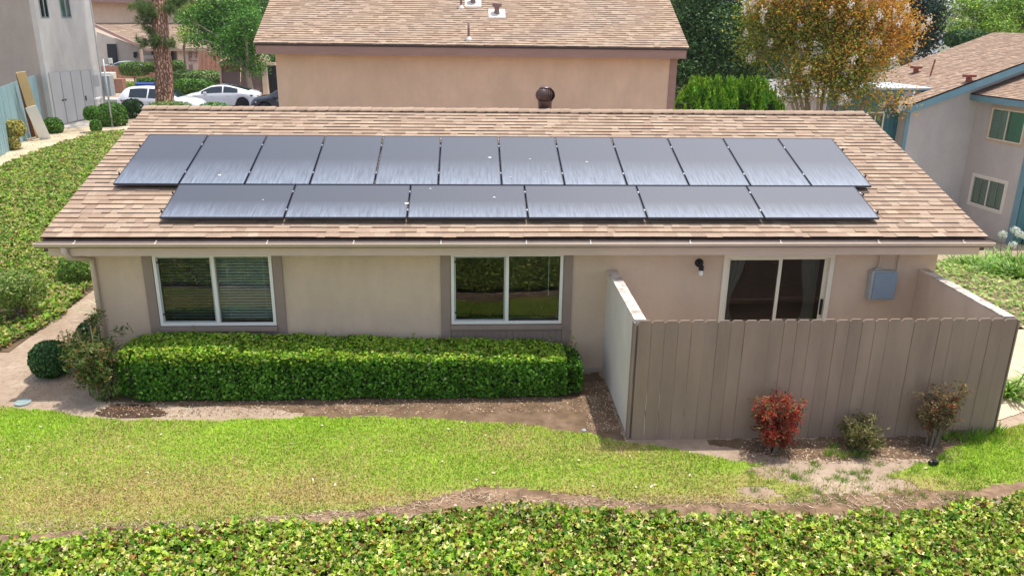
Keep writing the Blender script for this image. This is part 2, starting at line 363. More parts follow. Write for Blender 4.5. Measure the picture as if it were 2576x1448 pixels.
# ------------------------------------------------------------------ shingle roofs
SH = np.array([(.395, .293, .222), (.42, .315, .24), (.44, .337, .255), (.36, .263, .2), (.462, .36, .274), (.382, .28, .212)])*np.array([.90, .865, .83])
def shingles(name, O, ux, uv, Wd, L, expo, mat, parent, tab=(.11, .25), cols=SH, relief=.016, wav=.003, w0=None, w1=None):
    """courses of laminated tabs: O eave corner, ux along the eave, uv up the slope; w0/w1(v): ends"""
    O, ux, uv = (np.array(a, float) for a in (O, ux, uv)); nn = np.cross(ux, uv); nn /= np.linalg.norm(nn)
    V, C, Fq = [], [], []
    nc = int(math.ceil(L/expo))
    for i in range(nc):
        v0 = i*expo; v1 = min(L, (i+1)*expo); x = 0.
        x = (w0(v0) if w0 else 0.); xe = (w1(v0) if w1 else Wd); last = -1; ph = rng.random()*6
        dv = wav*np.sin(np.array([0, 1])*2)
        while x < xe-1e-6:
            w = tab[0]+(tab[1]-tab[0])*rng.random(); x2 = min(xe, x+w)
            if xe-x2 < .05: x2 = xe
            k = rng.integers(len(cols)); 
            c = cols[k]*(.93+.14*rng.random()); hi = relief*(1.0 if rng.random() < .8 else .4)
            j0 = wav*math.sin(x*1.3+ph)+.4*wav*rng.normal(); j1 = wav*math.sin(x2*1.3+ph)+.4*wav*rng.normal(); lo = -.002+.001*(i % 2)
            a = O+ux*x+uv*(v0+j0); b = O+ux*x2+uv*(v0+j1); c2 = O+ux*x2+uv*(v1+.012); d = O+ux*x+uv*(v1+.012)
            n0 = len(V)
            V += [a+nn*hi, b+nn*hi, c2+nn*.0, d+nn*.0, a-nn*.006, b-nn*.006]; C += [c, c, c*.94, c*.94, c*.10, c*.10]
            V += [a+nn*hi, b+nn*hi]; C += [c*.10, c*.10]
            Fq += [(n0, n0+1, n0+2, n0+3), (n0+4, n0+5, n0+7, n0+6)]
            x = x2
    o = np_mesh(name, np.array(V), np.array(Fq), MT[mat], np.array(C), parent)
    return o
def ridge_caps(name, A, B, sl, half, step, mat, parent, cols=SH[:2], slB=None):
    """overlapping caps along a ridge from A to B; sl slope angle on the near side"""
    A, B = np.array(A, float), np.array(B, float); L = np.linalg.norm(B-A); ux = (B-A)/L; uy = np.cross([0, 0, 1.], ux)
    V, C, Fq = [], [], []; n = int(L/step)
    for i in range(n):
        x0 = i*step; x1 = x0+step*1.25; c = cols[rng.integers(len(cols))]*(.93+.14*rng.random()); h0, h1 = .018, .006
        if i % 1 == 0: dz = .003*rng.normal()
        pf = lambda x, s, h: A+ux*x+uy*(s*half*math.cos(sl))+np.array([0, 0, -abs(s)*half*math.sin(sl)+h+dz])
        n0 = len(V)
        V += [pf(x0, -1, h1), pf(x0, 0, h1+.008), pf(x0, 1, h1), pf(x1, -1, h0), pf(x1, 0, h0+.008), pf(x1, 1, h0), pf(x1, -1, -.01), pf(x1, 0, -.004), pf(x1, 1, -.01)]
        V += [pf(x1, -1, h0), pf(x1, 0, h0+.008), pf(x1, 1, h0), pf(x0, -1, -.02)]
        C += [c]*6+[c*.3]*6+[c*.5]
        Fq += [(n0, n0+1, n0+4, n0+3), (n0+1, n0+2, n0+5, n0+4), (n0+6, n0+7, n0+10, n0+9), (n0+7, n0+8, n0+11, n0+10), (n0, n0+3, n0+6, n0+12)]
    return np_mesh(name, np.array(V), np.array(Fq), MT[mat], np.array(C), parent)
def wall_holes(mb, x0, x1, z0, z1, holes, P, thick=.14):
    """P(x,z,t): maps wall coordinates to a point, t depth into the wall"""
    X = sorted({x0, x1, *[h[0] for h in holes], *[h[1] for h in holes]}); Z = sorted({z0, z1, *[h[2] for h in holes], *[h[3] for h in holes]})
    inh = lambda x, z: any(h[0] < x < h[1] and h[2] < z < h[3] for h in holes)
    for i in range(len(X)-1):
        for j in range(len(Z)-1):
            if inh((X[i]+X[i+1])/2, (Z[j]+Z[j+1])/2): continue
            for t in (0, thick): mb.quad(P(X[i], Z[j], t), P(X[i+1], Z[j], t), P(X[i+1], Z[j+1], t), P(X[i], Z[j+1], t))
    for a, b, c, d in holes+[(x0, x1, z0, z1)]:
        for p, q in (((a, c), (b, c)), ((b, c), (b, d)), ((b, d), (a, d)), ((a, d), (a, c))):
            mb.quad(P(*p, 0), P(*q, 0), P(*q, thick), P(*p, thick))
def frame_boxes(mb, x0, x1, z0, z1, w, P, t0, t1, mull=None, mw=.05):
    def bx(a, b, c, d, u0=t0, u1=t1):
        vs = [P(a, c, u0), P(b, c, u0), P(b, c, u1), P(a, c, u1), P(a, d, u0), P(b, d, u0), P(b, d, u1), P(a, d, u1)]
        mb.add(vs, [(0, 3, 2, 1), (4, 5, 6, 7), (0, 1, 5, 4), (1, 2, 6, 5), (2, 3, 7, 6), (3, 0, 4, 7)])
    bx(x0, x1, z0, z0+w); bx(x0, x1, z1-w, z1); bx(x0, x0+w, z0+w, z1-w); bx(x1-w, x1, z0+w, z1-w)
    if mull is not None: bx(mull-mw/2, mull+mw/2, z0+w, z1-w)
# ================================================================== the tan house
SLP = .2997; cS, sS = math.cos(SLP), math.sin(SLP); ZE = 2.402; XL, XR = -.575, 14.034; VR = 4.8037
YR = VR*cS; ZR = ZE+VR*sS; YW = .372; WX0, WX1 = -.088, 13.50
house = empty('tan_house', (0, 0, 0), 0, 'low tan stucco house with brown shingle roof carrying the solar panels', 'house')
PF = lambda x, z, t: (x, YW+t, z)
HO = [(.93, 2.66, .92, 2.02), (5.57, 7.27, .92, 2.02), (9.99, 11.71, .10, 2.01)]
mb = MB(); wall_holes(mb, WX0, WX1, -.3, 2.36, HO, PF, .16)
YB = 2*YR-YW
for xx in (WX0, WX1):
    s = 1 if xx == WX0 else -1
    mb.prism([(YW+.003, -.3), (YB, -.3), (YB, 2.36), (YR, ZR-.12), (YW+.003, 2.36)], 0, xx+.003*s, xx+.15*s)
mb.box((WX0, YB-.15, -.3), (WX1, YB, 2.36))
mb.build('wall', MT['stucco'], house)
m2 = MB(); m2.box((WX0+.001, YW-.012, -.3), (WX1, YW-.001, .06)); m2.build('foundation', MT['stucco_brown'], house)
roof = shingles('roof', (XL, 0, ZE+.02), (1, 0, 0), (0, cS, sS), XR-XL, VR, .1415, 'shingle', house)
rb = MB()
for (y0, z0, y1, z1) in ((.02, ZE-.0, YR, ZR-.0), (2*YR-.02, ZE, YR, ZR)):
    rb.quad((XL+.01, y0, z0), (XR-.01, y0, z0), (XR-.01, y1, z1), (XL+.01, y1, z1))
    rb.quad((XL+.01, y0, z0-.09), (XR-.01, y0, z0-.09), (XR-.01, y1, z1-.09), (XL+.01, y1, z1-.09))
rb.build('roof_deck', MT['dark_trim'], roof)
bk = MB(); bk.quad((XL, 2*YR, ZE+.025), (XR, 2*YR, ZE+.025), (XR, YR, ZR+.025), (XL, YR, ZR+.025), col=tuple(SH[0])); bk.build('rear_slope', MT['shingle'], roof)
ridge_caps('ridge_cap', (XL-.01, YR, ZR+.045), (XR+.01, YR, ZR+.045), SLP, .15, .21, 'shingle', roof)
fb = MB()
fb.box((XL+.02, .012, ZE-.20), (XR-.02, .05, ZE-.012)); fb.build('drip_edge', MT['gutter_in'], house)
fb = MB()
fb.box((XL+.10, -.02, ZE-.26), (XR-.12, .0115, ZE-.12)); fb.box((XL+.12, .0115, ZE-.262), (XR-.14, YW-.001, ZE-.235))
for xx in (XL+.012, XR-.052):
    for s in (0, 1):
        y0, y1 = (.05, YR) if s == 0 else (2*YR-.05, YR)
        p = [(y0, ZE-.20), (y1, ZR-.20), (y1, ZR-.012), (y0, ZE-.012+.014)]
        fb.prism(p, 0, xx, xx+.04)
fb.build('fascia', MT['gutter'], house)
# gutter: trough with lip
gt = MB(); g0, g1 = XL-.06, XR+.06
prof = [(-.012, ZE-.035), (-.015, ZE-.125), (-.085, ZE-.125), (-.105, ZE-.085), (-.125, ZE-.075), (-.128, ZE-.045), (-.118, ZE-.040), (-.112, ZE-.046), (-.112, ZE-.070), (-.10, ZE-.08), (-.083, ZE-.118), (-.018, ZE-.118)]
n = len(prof)
gt.add([(x, y, z) for x in (g0, g1) for y, z in prof], [(i, (i+1) % n, n+(i+1) % n, n+i) for i in range(n)])
for x in (g0, g1): gt.prism([(-.012, ZE-.045), (-.015, ZE-.125), (-.085, ZE-.125), (-.105, ZE-.085), (-.125, ZE-.075), (-.125, ZE-.045)], 0, x-.003, x+.003)
gut = gt.build('gutter', MT['gutter'], house)
gi = MB(); gi.box((g0+.01, -.10, ZE-.1165), (g1-.01, -.02, ZE-.108)); gi.build('gutter_bed', MT['gutter_in'], gut)
bm0 = None
for px in (185, 390, 671, 889, 1109, 1324, 1486, 1737, 1965, 2212, 2426):
    x = float(at(px, 608, Y=-.06)[0])
    if bm0 is None:
        b = MB(); b.box((-.008, -.118, 0), (.008, -.015, .006)); b.box((-.005, -.03, .003), (.012, -.012, .028)); bm0 = b.build('bracket', MT['flash'], gut); o = bm0
    else:
        o = bm0.copy(); COL.objects.link(o); o.parent = gut
    o.location = (x, 0, ZE-.05)
ds = MB()
ds.tube([(-.22, -.07, ZE-.11), (-.22, -.07, ZE-.2), (-.2, -.03, ZE-.28), (-.08, .22, ZE-.37), (-.03, YW-.05, ZE-.42), (-.03, YW-.045, ZE-.52), (-.03, YW-.045, .05)], [.05, .05, .048, .042, .040, .040, .040], 8)
ds.build('downspout', MT['gutter'], house, True)
# windows
def house_window(x0, x1, z0, z1, label, blinds, parent):
    w = MB(); frame_boxes(w, x0, x1, z0, z1, .05, PF, -.035, .10, (x0+x1)/2, .055)
    fr = w.build('window', MT['vinyl'], parent, bevel=.004); fr['label'] = label
    s = MB(); m = (x0+x1)/2
    frame_boxes(s, x0+.052, m-.029, z0+.052, z1-.052, .022, PF, -.012, .004); s.build('screen_frame', MT['galv'], fr)
    s = MB()
    for zz in (z0+.18, z1-.16):
        s = MB(); s.box((x0+.056, YW-.022, zz), (x0+.085, YW-.0125, zz+.03)); s.build('latch', MT['black'], fr)
    for a, b, gm, t in ((x0+.05, m-.0275, 'glass_dark', .012), (m+.0275, x1-.05, 'glass', .03)):
        g = MB(); g.quad(PF(a, z0+.05, t), PF(b, z0+.05, t), PF(b, z1-.05, t), PF(a, z1-.05, t)); g.build('pane', MT[gm], fr)
    if blinds:
        for a, b in ((x0+.03, m-.01), (m+.01, x1-.03)):
            bl = MB(); z = z0+.03
            while z < z1-.03:
                bl.add([PF(a, z, .105), PF(b, z, .105), PF(b, z+.016, .155), PF(a, z+.016, .155)], [(0, 1, 2, 3)]); z += .0475
            for xx in (a+.15, b-.15): bl.box((xx, YW+.126, z0+.02), (xx+.004, YW+.129, z1))
            bl.build('blind', MT['blind'], fr)
    t = MB()
    t.box((x0-.165, YW-.03, .05), (x0-.012, YW-.002, ZE-.262)); t.box((x1+.012, YW-.03, .05), (x1+.155, YW-.002, ZE-.262))
    t.box((x0-.012, YW-.075, z0-.085), (x1+.012, YW-.002, z0-.012))
    t.box((x0-.012, YW-.028, z1+.004), (x1+.012, YW-.004, ZE-.262))
    tt = t.build('trim', MT['trim'], fr, bevel=.004)
    sd = MB(); n = 18; ww = (x1-x0+.02)/n
    for i in range(n): sd.box((x0-.01+i*ww+.004, YW-.018, .05), (x0-.01+(i+1)*ww-.004, YW-.004, z0-.088))
    sd.box((x0-.01, YW-.008, .05), (x1+.01, YW-.003, z0-.09)); sd.build('siding', MT['trim'], fr)
    return fr
house_window(.88, 2.71, .87, 2.07, 'white sliding window with horizontal blinds', True, house)
house_window(5.52, 7.32, .87, 2.07, 'white sliding window with dark room behind', False, house)
b = MB(); b.box((7.10, YW+.13, 1.30), (7.108, YW+.137, 2.02)); b.build('blind_wand', MT['blind'], house)
# sliding glass door
d = MB(); frame_boxes(d, 9.93, 11.77, .04, 2.06, .075, PF, -.03, .10)
door = d.build('sliding_door', MT['cream'], house, bevel=.004)
for a, b_, t, nm in ((10.0, 10.92, .02, 'fixed_panel'), (10.87, 11.70, .055, 'door_panel')):
    s = MB(); frame_boxes(s, a, b_, .11, 1.99, .055, PF, t, t+.03); pn = s.build(nm, MT['cream'], door, bevel=.003)
g = MB(); g.quad(PF(10.05, .16, .035), PF(10.87, .16, .035), PF(10.87, 1.94, .035), PF(10.05, 1.94, .035)); g.build('pane', MT['glass_dark'], door)
g = MB(); g.quad(PF(10.92, .16, .07), PF(11.65, .16, .07), PF(11.65, 1.94, .07), PF(10.92, 1.94, .07)); g.build('pane', MT['glass_dark'], door)
h = MB(); h.box((11.655, YW+.015, .98), (11.685, YW+.054, 1.25)); h.build('handle', MT['black'], door, bevel=.004)
# rooms behind the openings
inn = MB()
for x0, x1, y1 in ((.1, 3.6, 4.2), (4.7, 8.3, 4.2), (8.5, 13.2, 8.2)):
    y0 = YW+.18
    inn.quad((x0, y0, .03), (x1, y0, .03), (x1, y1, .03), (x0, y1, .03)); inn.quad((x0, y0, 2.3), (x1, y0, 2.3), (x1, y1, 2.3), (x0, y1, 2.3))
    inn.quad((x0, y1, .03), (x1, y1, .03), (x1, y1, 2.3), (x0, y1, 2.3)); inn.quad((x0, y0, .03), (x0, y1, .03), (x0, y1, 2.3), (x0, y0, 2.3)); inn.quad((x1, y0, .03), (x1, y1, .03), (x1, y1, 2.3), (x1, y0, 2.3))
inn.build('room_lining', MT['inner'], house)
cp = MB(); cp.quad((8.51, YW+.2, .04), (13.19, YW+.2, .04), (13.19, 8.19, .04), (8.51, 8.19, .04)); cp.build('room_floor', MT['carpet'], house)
def curtain(x0, x1, y, z0, z1, name, waves, tie=0):
    V, Fq = [], []; nx_, nz_ = 40, 14
    for j in range(nz_+1):
        for i in range(nx_+1):
            u = i/nx_; v = j/nz_; wd = 1-tie*math.exp(-((v-.5)/.22)**2)
            x = x0+(x1-x0)*u*wd; V.append((x, y+.03*math.sin(u*waves*6.28+v)*(1+.3*math.sin(v*7)), z0+(z1-z0)*v))
    for j in range(nz_):
        for i in range(nx_):
            a = j*(nx_+1)+i; Fq.append((a, a+1, a+nx_+2, a+nx_+1))
    o = np_mesh(name, V, Fq, MT['curtain'], None, None, True); return o
tag(curtain(10.02, 10.42, YW+.30, .06, 2.1, 'curtain', 5, .55), 'white curtain tied back inside the left side of the glass door', 'curtain', 'curtains inside the glass door')
tag(curtain(11.68, 11.36, YW+.30, .06, 2.1, 'curtain', 6, .35), 'sheer white curtain hanging behind the right door panel with the handle', 'curtain', 'curtains inside the glass door')
st = empty('bar_stool', (11.95, 5.6, .04), .4, 'dark metal bar stool standing in the room behind the glass door', 'stool')
b = MB()
for sx, sy in ((-1, -1), (1, -1), (1, 1), (-1, 1)):
    o = MB(); o.tube([(sx*.2, sy*.2, 0), (sx*.15, sy*.15, .68)], .016, 6); o.build('leg', MT['black'], st)
b.lathe((0, 0, .68), [(.17, 0), (.18, .03), (.16, .05)], 16); b.build('seat', MT['black'], st)
b = MB()
for k in range(4):
    c1 = [(-.18, -.18), (.18, -.18), (.18, .18), (-.18, .18)]; p, q = c1[k], c1[(k+1) % 4]; b.tube([(*p, .25), (*q, .25)], .01, 6)
b.build('foot_rail', MT['black'], st)
# turbine vent on the ridge
tb = empty('turbine_vent', (7.37, 4.78, ZR-.05)); tb.parent = house
b = MB(); b.lathe((0, 0, 0), [(.14, 0), (.14, .22), (.15, .235), (.15, .25)], 24); b.build('collar', MT['bronze'], tb, True)
b = MB(); nv = 22
for k in range(nv):
    a0 = 2*math.pi*k/nv; pr = []
    for j in range(9):
        t = j/8; ph = -.9+t*1.85; r = .185*math.cos(ph*.82)**.55 if j < 8 else .05; z = .255+.27*t
        r = .10+.10*math.sin(math.pi*min(1, t*.93+.12))**.8
        if j == 8: r = .07
        for dd, dr in ((0, 0), (.40, -.022)):
            a = a0+dd+t*.35; pr.append(((r+dr)*math.cos(a), (r+dr)*math.sin(a), z))
    b.add(pr, [(2*j, 2*j+1, 2*j+3, 2*j+2) for j in range(8)])
b.build('vanes', MT['bronze'], tb, True)
b = MB(); b.lathe((0, 0, .5), [(.12, .0), (.11, .02), (.06, .04), (.005, .048)], 20); b.lathe((0, 0, .25), [(.09, 0), (.09, .26)], 12); b.build('cap', MT['bronze'], tb, True)
# ------------------------------------------------------------------ solar panels
def solar_mat():
    m, n, b, o = newmat('dusty solar glass')
    a = n.nodes.new('ShaderNodeAttribute'); a.attribute_name = 'Col'; sp = n.nodes.new('ShaderNodeSeparateColor'); n.links.new(a.outputs['Color'], sp.inputs[0])
    tc = n.nodes.new('ShaderNodeTexCoord'); mp = n.nodes.new('ShaderNodeMapping'); mp.inputs['Scale'].default_value = (9, .7, 1)
    oi = n.nodes.new('ShaderNodeObjectInfo'); cx = n.nodes.new('ShaderNodeCombineXYZ')
    ml = n.nodes.new('ShaderNodeMath'); ml.operation = 'MULTIPLY'; ml.inputs[1].default_value = 40; n.links.new(oi.outputs['Random'], ml.inputs[0])
    n.links.new(ml.outputs[0], cx.inputs[0]); n.links.new(ml.outputs[0], cx.inputs[1]); n.links.new(cx.outputs[0], mp.inputs['Location']); n.links.new(tc.outputs['Object'], mp.inputs[0])
    st = noise_node(n, 3.0, 6, mp.outputs[0], .7)                    # rain streaks running down the slope
    wv = n.nodes.new('ShaderNodeTexWave'); wv.inputs['Scale'].default_value = 16.; wv.bands_direction = 'X'; n.links.new(tc.outputs['Object'], wv.inputs['Vector'])
    base = mixc(n, ramp(n, wv.outputs['Fac'], .3, .9, 0, 1), (.012, .014, .024), (.030, .031, .045))
    lowd = ramp(n, sp.outputs[1], 0., .50, 1., 0.)                    # dust collects along the lower frame
    mul = n.nodes.new('ShaderNodeMath'); mul.operation = 'MULTIPLY'; n.links.new(lowd, mul.inputs[0]); n.links.new(ramp(n, st.outputs[0], .3, .7, .15, 1.), mul.inputs[1])
    ad = n.nodes.new('ShaderNodeMath'); ad.operation = 'MULTIPLY_ADD'; ad.inputs[1].default_value = .52; ad.inputs[2].default_value = .03; n.links.new(mul.outputs[0], ad.inputs[0])
    col = mixc(n, ad.outputs[0], base, (.42, .50, .62))
    sp2 = n.nodes.new('ShaderNodeTexVoronoi'); sp2.inputs['Scale'].default_value = 2.1; n.links.new(mp.inputs['Location'].links[0].from_socket if False else tc.outputs['Object'], sp2.inputs['Vector'])
    n.links.new(col, b.inputs['Base Color']); b.inputs['Roughness'].default_value = .46; b.inputs['IOR'].default_value = 1.5
    b.inputs['Specular IOR Level'].default_value = .62
    b.inputs['Coat Weight'].default_value = .8; b.inputs['Coat Roughness'].default_value = .16; b.inputs['Coat IOR'].default_value = 1.5
    return m
MT['solar'] = solar_mat()
def make_panel(w, h, name):
    e = empty(name); f = MB(); t = .012
    f.box((0, 0, -.035), (w, t, 0)); f.box((0, h-t, -.035), (w, h, 0)); f.box((0, t, -.035), (t, h-t, 0)); f.box((w-t, t, -.035), (w, h-t, 0))
    f.box((t, t, -.033), (w-t, h-t, -.03))
    f.build('frame', MT['frame'], e)
    me_v = [(t, t, -.004), (w-t, t, -.004), (w-t, h-t, -.004), (t, h-t, -.004)]
    np_mesh('cell_sheet', me_v, [(0, 1, 2, 3)], MT['solar'], np.array([(0, 0, 0), (1, 0, 0), (1, 1, 0), (0, 1, 0)], float), e)
    for v in (h*.22, h*.78):
        c = MB(); c.box((w-.004, v-.022, -.02), (w+.019, v+.022, .004)); c.build('clamp', MT['metal'], e)
    return e
def copy_tree(o, parent=None):
    c = o.copy(); COL.objects.link(c); c.parent = parent
    for ch in list(o.children): copy_tree(ch, c)
    return c
PROTO = {}
def place_panel(kind, w, h, x, v, label, off=.13):
    if kind in PROTO: e = copy_tree(PROTO[kind])
    else: e = make_panel(w, h, 'solar_panel'); PROTO[kind] = e
    e.matrix_world = Matrix(((1, 0, 0, x), (0, cS, -sS, v*cS-off*sS), (0, sS, cS, ZE+v*sS+off*cS), (0, 0, 0, 1)))
    e.rotation_euler = (SLP, 0, 0); e.location = (x, v*cS-off*sS, ZE+v*sS+off*cS)
    return tag(e, label, 'solar panel', 'solar panels on the house roof')
ORD = ['first', 'second', 'third', 'fourth', 'fifth', 'sixth', 'seventh', 'eighth', 'ninth', 'tenth', 'eleventh', 'twelfth']
V0 = .4196; LHt = 1.049; PHt = 1.874
for i in range(12):
    place_panel('p', 1.042, PHt, i*1.062, V0+LHt+.02, f'upright solar panel, {ORD[i]} from the left in the upper row' if 0 < i < 11 else ('upright solar panel at the left end of the upper row, darkest of that row' if i == 0 else 'upright solar panel at the right end of the upper row, palest with glare'))
for i in range(6):
    place_panel('l', 1.874, LHt, 1.068+i*1.8937, V0, f'wide lying solar panel, {ORD[i]} from the left in the lower row' if 0 < i < 5 else ('wide lying solar panel at the left end of the lower row' if i == 0 else 'wide lying solar panel at the right end of the lower row'))
def roofpt(x, v, h): return (x, v*cS-h*sS, ZE+v*sS+h*cS)
rl = [(V0+LHt+.02+PHt*.22, -.045, 12.79), (V0+LHt+.02+PHt*.78, -.045, 12.79), (V0+LHt*.22, 1.025, 12.48), (V0+LHt*.78, 1.025, 12.48)]
for k, (v, a, b_) in enumerate(rl):
    m_ = MB(); vs = [roofpt(x, vv, hh) for x in (a, b_) for vv, hh in ((v-.02, .045), (v+.02, .045), (v+.02, .09), (v-.02, .09))]
    m_.add(vs, [(0, 1, 2, 3), (4, 7, 6, 5), (0, 4, 5, 1), (1, 5, 6, 2), (2, 6, 7, 3), (3, 7, 4, 0)])
    r_ = empty('mounting_rail', roofpt((a+b_)/2, v, .0), 0, ['dark rail under the lower part of the upright panels', 'dark rail under the upper part of the upright panels', 'dark rail under the lower part of the wide panels', 'dark rail under the upper part of the wide panels'][k], 'rail', 'rails under the solar panels')
    o = m_.build('rail', MT['black'], None); o.parent = r_; o.matrix_parent_inverse = Matrix.Translation(-Vector(r_.location))
    x = a+.03
    while x < b_:
        feet = MB(); vs = [roofpt(xx, vv, hh) for xx in (x-.03, x+.03) for vv, hh in ((v-.05, .012), (v+.05, .012), (v+.03, .045), (v-.03, .045))]
        feet.add(vs, [(0, 1, 2, 3), (4, 7, 6, 5), (0, 4, 5, 1), (1, 5, 6, 2), (2, 6, 7, 3), (3, 7, 4, 0)]); x += 1.21
        o = feet.build('foot', MT['black'], None); o.parent = r_; o.matrix_parent_inverse = Matrix.Translation(-Vector(r_.location))
    for x in (a-.005, b_+.005):
        c = MB(); vs = [roofpt(xx, vv, hh) for xx in (x-.008, x+.008) for vv, hh in ((v-.015, .085), (v+.015, .085), (v+.015, .12), (v-.015, .12))]
        c.add(vs, [(0, 1, 2, 3), (4, 7, 6, 5), (0, 4, 5, 1), (1, 5, 6, 2), (2, 6, 7, 3), (3, 7, 4, 0)])
        o = c.build('end_clamp', MT['black'], None); o.parent = r_; o.matrix_parent_inverse = Matrix.Translation(-Vector(r_.location))
# bird droppings and small leaves lying on the panels
for k, (px, py, s, lab) in enumerate([(1232, 396, .05, 'white bird dropping on the sixth upright panel'), (552, 440, .04, 'white bird dropping low on the second upright panel'), (1333, 400, .03, 'small pale leaf on the seventh upright panel'), (1476, 407, .035, 'small pale leaf on the eighth upright panel'), (1023, 511, .05, 'white bird dropping at the right edge of the second wide panel'), (1243, 496, .03, 'small white dropping on the third wide panel'), (662, 547-45, .02, 'tiny white dropping on the first wide panel'), (1374, 432, .02, 'tiny white dot low on the seventh upright panel'), (1284, 445, .022, 'tiny white dropping by the left edge of the seventh upright panel'), (1083, 474, .03, 'thin pale leaf near the top of the third wide panel')]):
    v = np.array([(px-1288)/F, -(py-724)/F, 1.])@CR; nn = np.array([0, -sS, cS]); p0 = np.array([0, 0, ZE])+nn*.131
    q = CP+v*(np.dot(p0-CP, nn)/np.dot(v, nn)); b = MB(); n = 9
    pts = []
    for i in range(n):
        a = 6.283*i/n; r = s*.62*(.6+.6*random.random()); u = np.array([1, 0, 0])*math.cos(a)*r*1.3+np.array([0, cS, sS])*math.sin(a)*r*.8; pts.append(q+u)
    b.add([q+nn*.006]+pts, [(0, 1+i, 1+(i+1) % n) for i in range(n)])
    isleaf = 'leaf' in lab
    tag(b.build('fallen_leaf' if isleaf else 'bird_dropping', MT['flash'] if isleaf else MT['white_paint']), lab, 'leaf' if isleaf else 'dropping')
# ------------------------------------------------------------------ wall box and lamp
eb = empty('electrical_box', (12.6, YW, 1.55), 0, 'grey electrical box on the patio wall with two conduits above', 'electrical box')
b = MB(); b.box((-.19, -.17, -.24), (.19, -.03, .22)); b.build('cover', MT['boxgrey'], eb, bevel=.012)
b = MB(); b.box((-.23, -.14, -.25), (.17, -.005, .235)); b.box((.18, -.09, .0), (.235, -.01, .12)); b.box((.16, -.085, -.02), (.20, -.012, .10))
for k in range(9): b.box((-.236, -.11, -.21+k*.047), (-.229, -.03, -.185+k*.047))
b.build('housing', MT['galv'], eb, bevel=.006)
for x, z0, z1 in ((-.09, .23, .57), (.22, .11, .57)):
    b = MB(); b.tube([(x, -.03, z0), (x, -.03, z0+.05), (x+.015, -.03, z0+.12), (x+.012, -.028, z1)], .013, 8); b.build('conduit', MT['gutter'], eb, True)
b = MB(); b.box((-.15, -.05, .235), (-.03, -.01, .262)); b.build('connector', MT['metal'], eb)
lp = empty('wall_lamp', (9.53, YW, 1.84), 0, 'black wall lamp with white glass bulb beside the sliding door', 'wall lamp')
b = MB(); b.tube([(0, 0, .06), (0, -.02, .06)], .07, 16); b.tube([(0, -.02, .06), (0, -.09, .08), (.01, -.12, .03)], [.04, .035, .03], 10); b.tube([(.01, -.12, .035), (.01, -.12, -.03)], .042, 12); b.build('mount', MT['black'], lp, True)
b = MB(); b.lathe((.01, -.12, -.13), [(.012, 0), (.034, .02), (.038, .05), (.03, .09), (.026, .105)], 12); b.build('bulb', MT['white_paint'], lp, True)
# ------------------------------------------------------------------ patio
MT['stucco_skylit'] = stucco('skylit patio stucco', (.70, .64, .58), (.58, .52, .47))  # for the left patio wall: its sky-lit tone put into a paler stucco
def pwall_mat():
    m, n, b, o = newmat('stained stucco cap'); t = noise_node(n, 6, 6, objvec(n), .7); c = mixc(n, ramp(n, t.outputs[0], .42, .62), (.66, .58, .50), (.27, .22, .19)); n.links.new(c, b.inputs['Base Color']); b.inputs['Roughness'].default_value = .95; bump(n, b, t.outputs[0], .4, .01); return m
MT['cap'] = pwall_mat()
for x0, x1, y0, lab in ((8.04, 8.19, -1.90, 'low stucco patio wall between the hedge and the board fence, left end of patio'), (13.22, 13.37, -1.86, 'low stucco patio wall at the right end of the patio by the ivy bed')):
    e = empty('patio_wall', (x0, YW, 0), 0, lab, 'wall', 'stucco walls either side of the patio')
    b = MB(); b.box((0, y0-YW, -.2), (x1-x0, -.002, 1.765)); b.build('wall', MT['stucco_skylit'] if x0 < 10 else MT['stucco'], e)
    b = MB(); b.box((-.006, y0-YW, 1.767), (x1-x0+.006, -.003, 1.785)); b.build('cap', MT['cap'], e)
fe = empty('board_fence', (8.05, -1.95, 0), 0, 'taupe dog eared board fence closing the front of the patio', 'fence')
b = MB(); x = .03; i = 0; FC = np.array([.295, .215, .165])
while x < 5.2:
    w = .1815; x2 = min(x+w, 5.31); h = 1.795+.006*random.uniform(-1, 1); zb = -.05-.02*random.random(); gp = .0015+.0016*random.random(); dy = .003*random.random()
    c = FC*(1+.05*random.uniform(-1, 1)); ln = .004*random.uniform(-1, 1)
    poly = [(x+gp, zb), (x2-gp, zb), (x2-gp+ln, h-.035), (x2-gp-.03+ln, h), (x+gp+.03+ln, h), (x+gp+ln, h-.035)]
    b.prism(poly, 1, -.022+dy, -.003+dy, c); x = x2; i += 1
b.build('board_panel', MT['fence'], fe)
b = MB()
for z in (.35, 1.45): b.box((.05, -.001, z), (5.3, .038, z+.09), FC)
b.build('rail', MT['fence'], fe)
b = MB(); b.box((-.03, -.012, -.05), (-.008, .10, 1.76), FC*1.0); b.build('end_board', MT['fence'], fe); b = MB(); b.box((5.315, -.02, -.05), (5.335, .09, 1.77), FC); b.build('end_board', MT['fence'], fe)
for xx in (.02, 2.7, 5.2):
    b = MB(); b.box((xx, .04, -.05), (xx+.09, .13, 1.7), FC); b.build('post', MT['fence'], fe)
sheet('patio', [(8.2, -1.85), (13.21, -1.85), (13.21, .37), (8.2, .37)], MT['concrete'], .02)
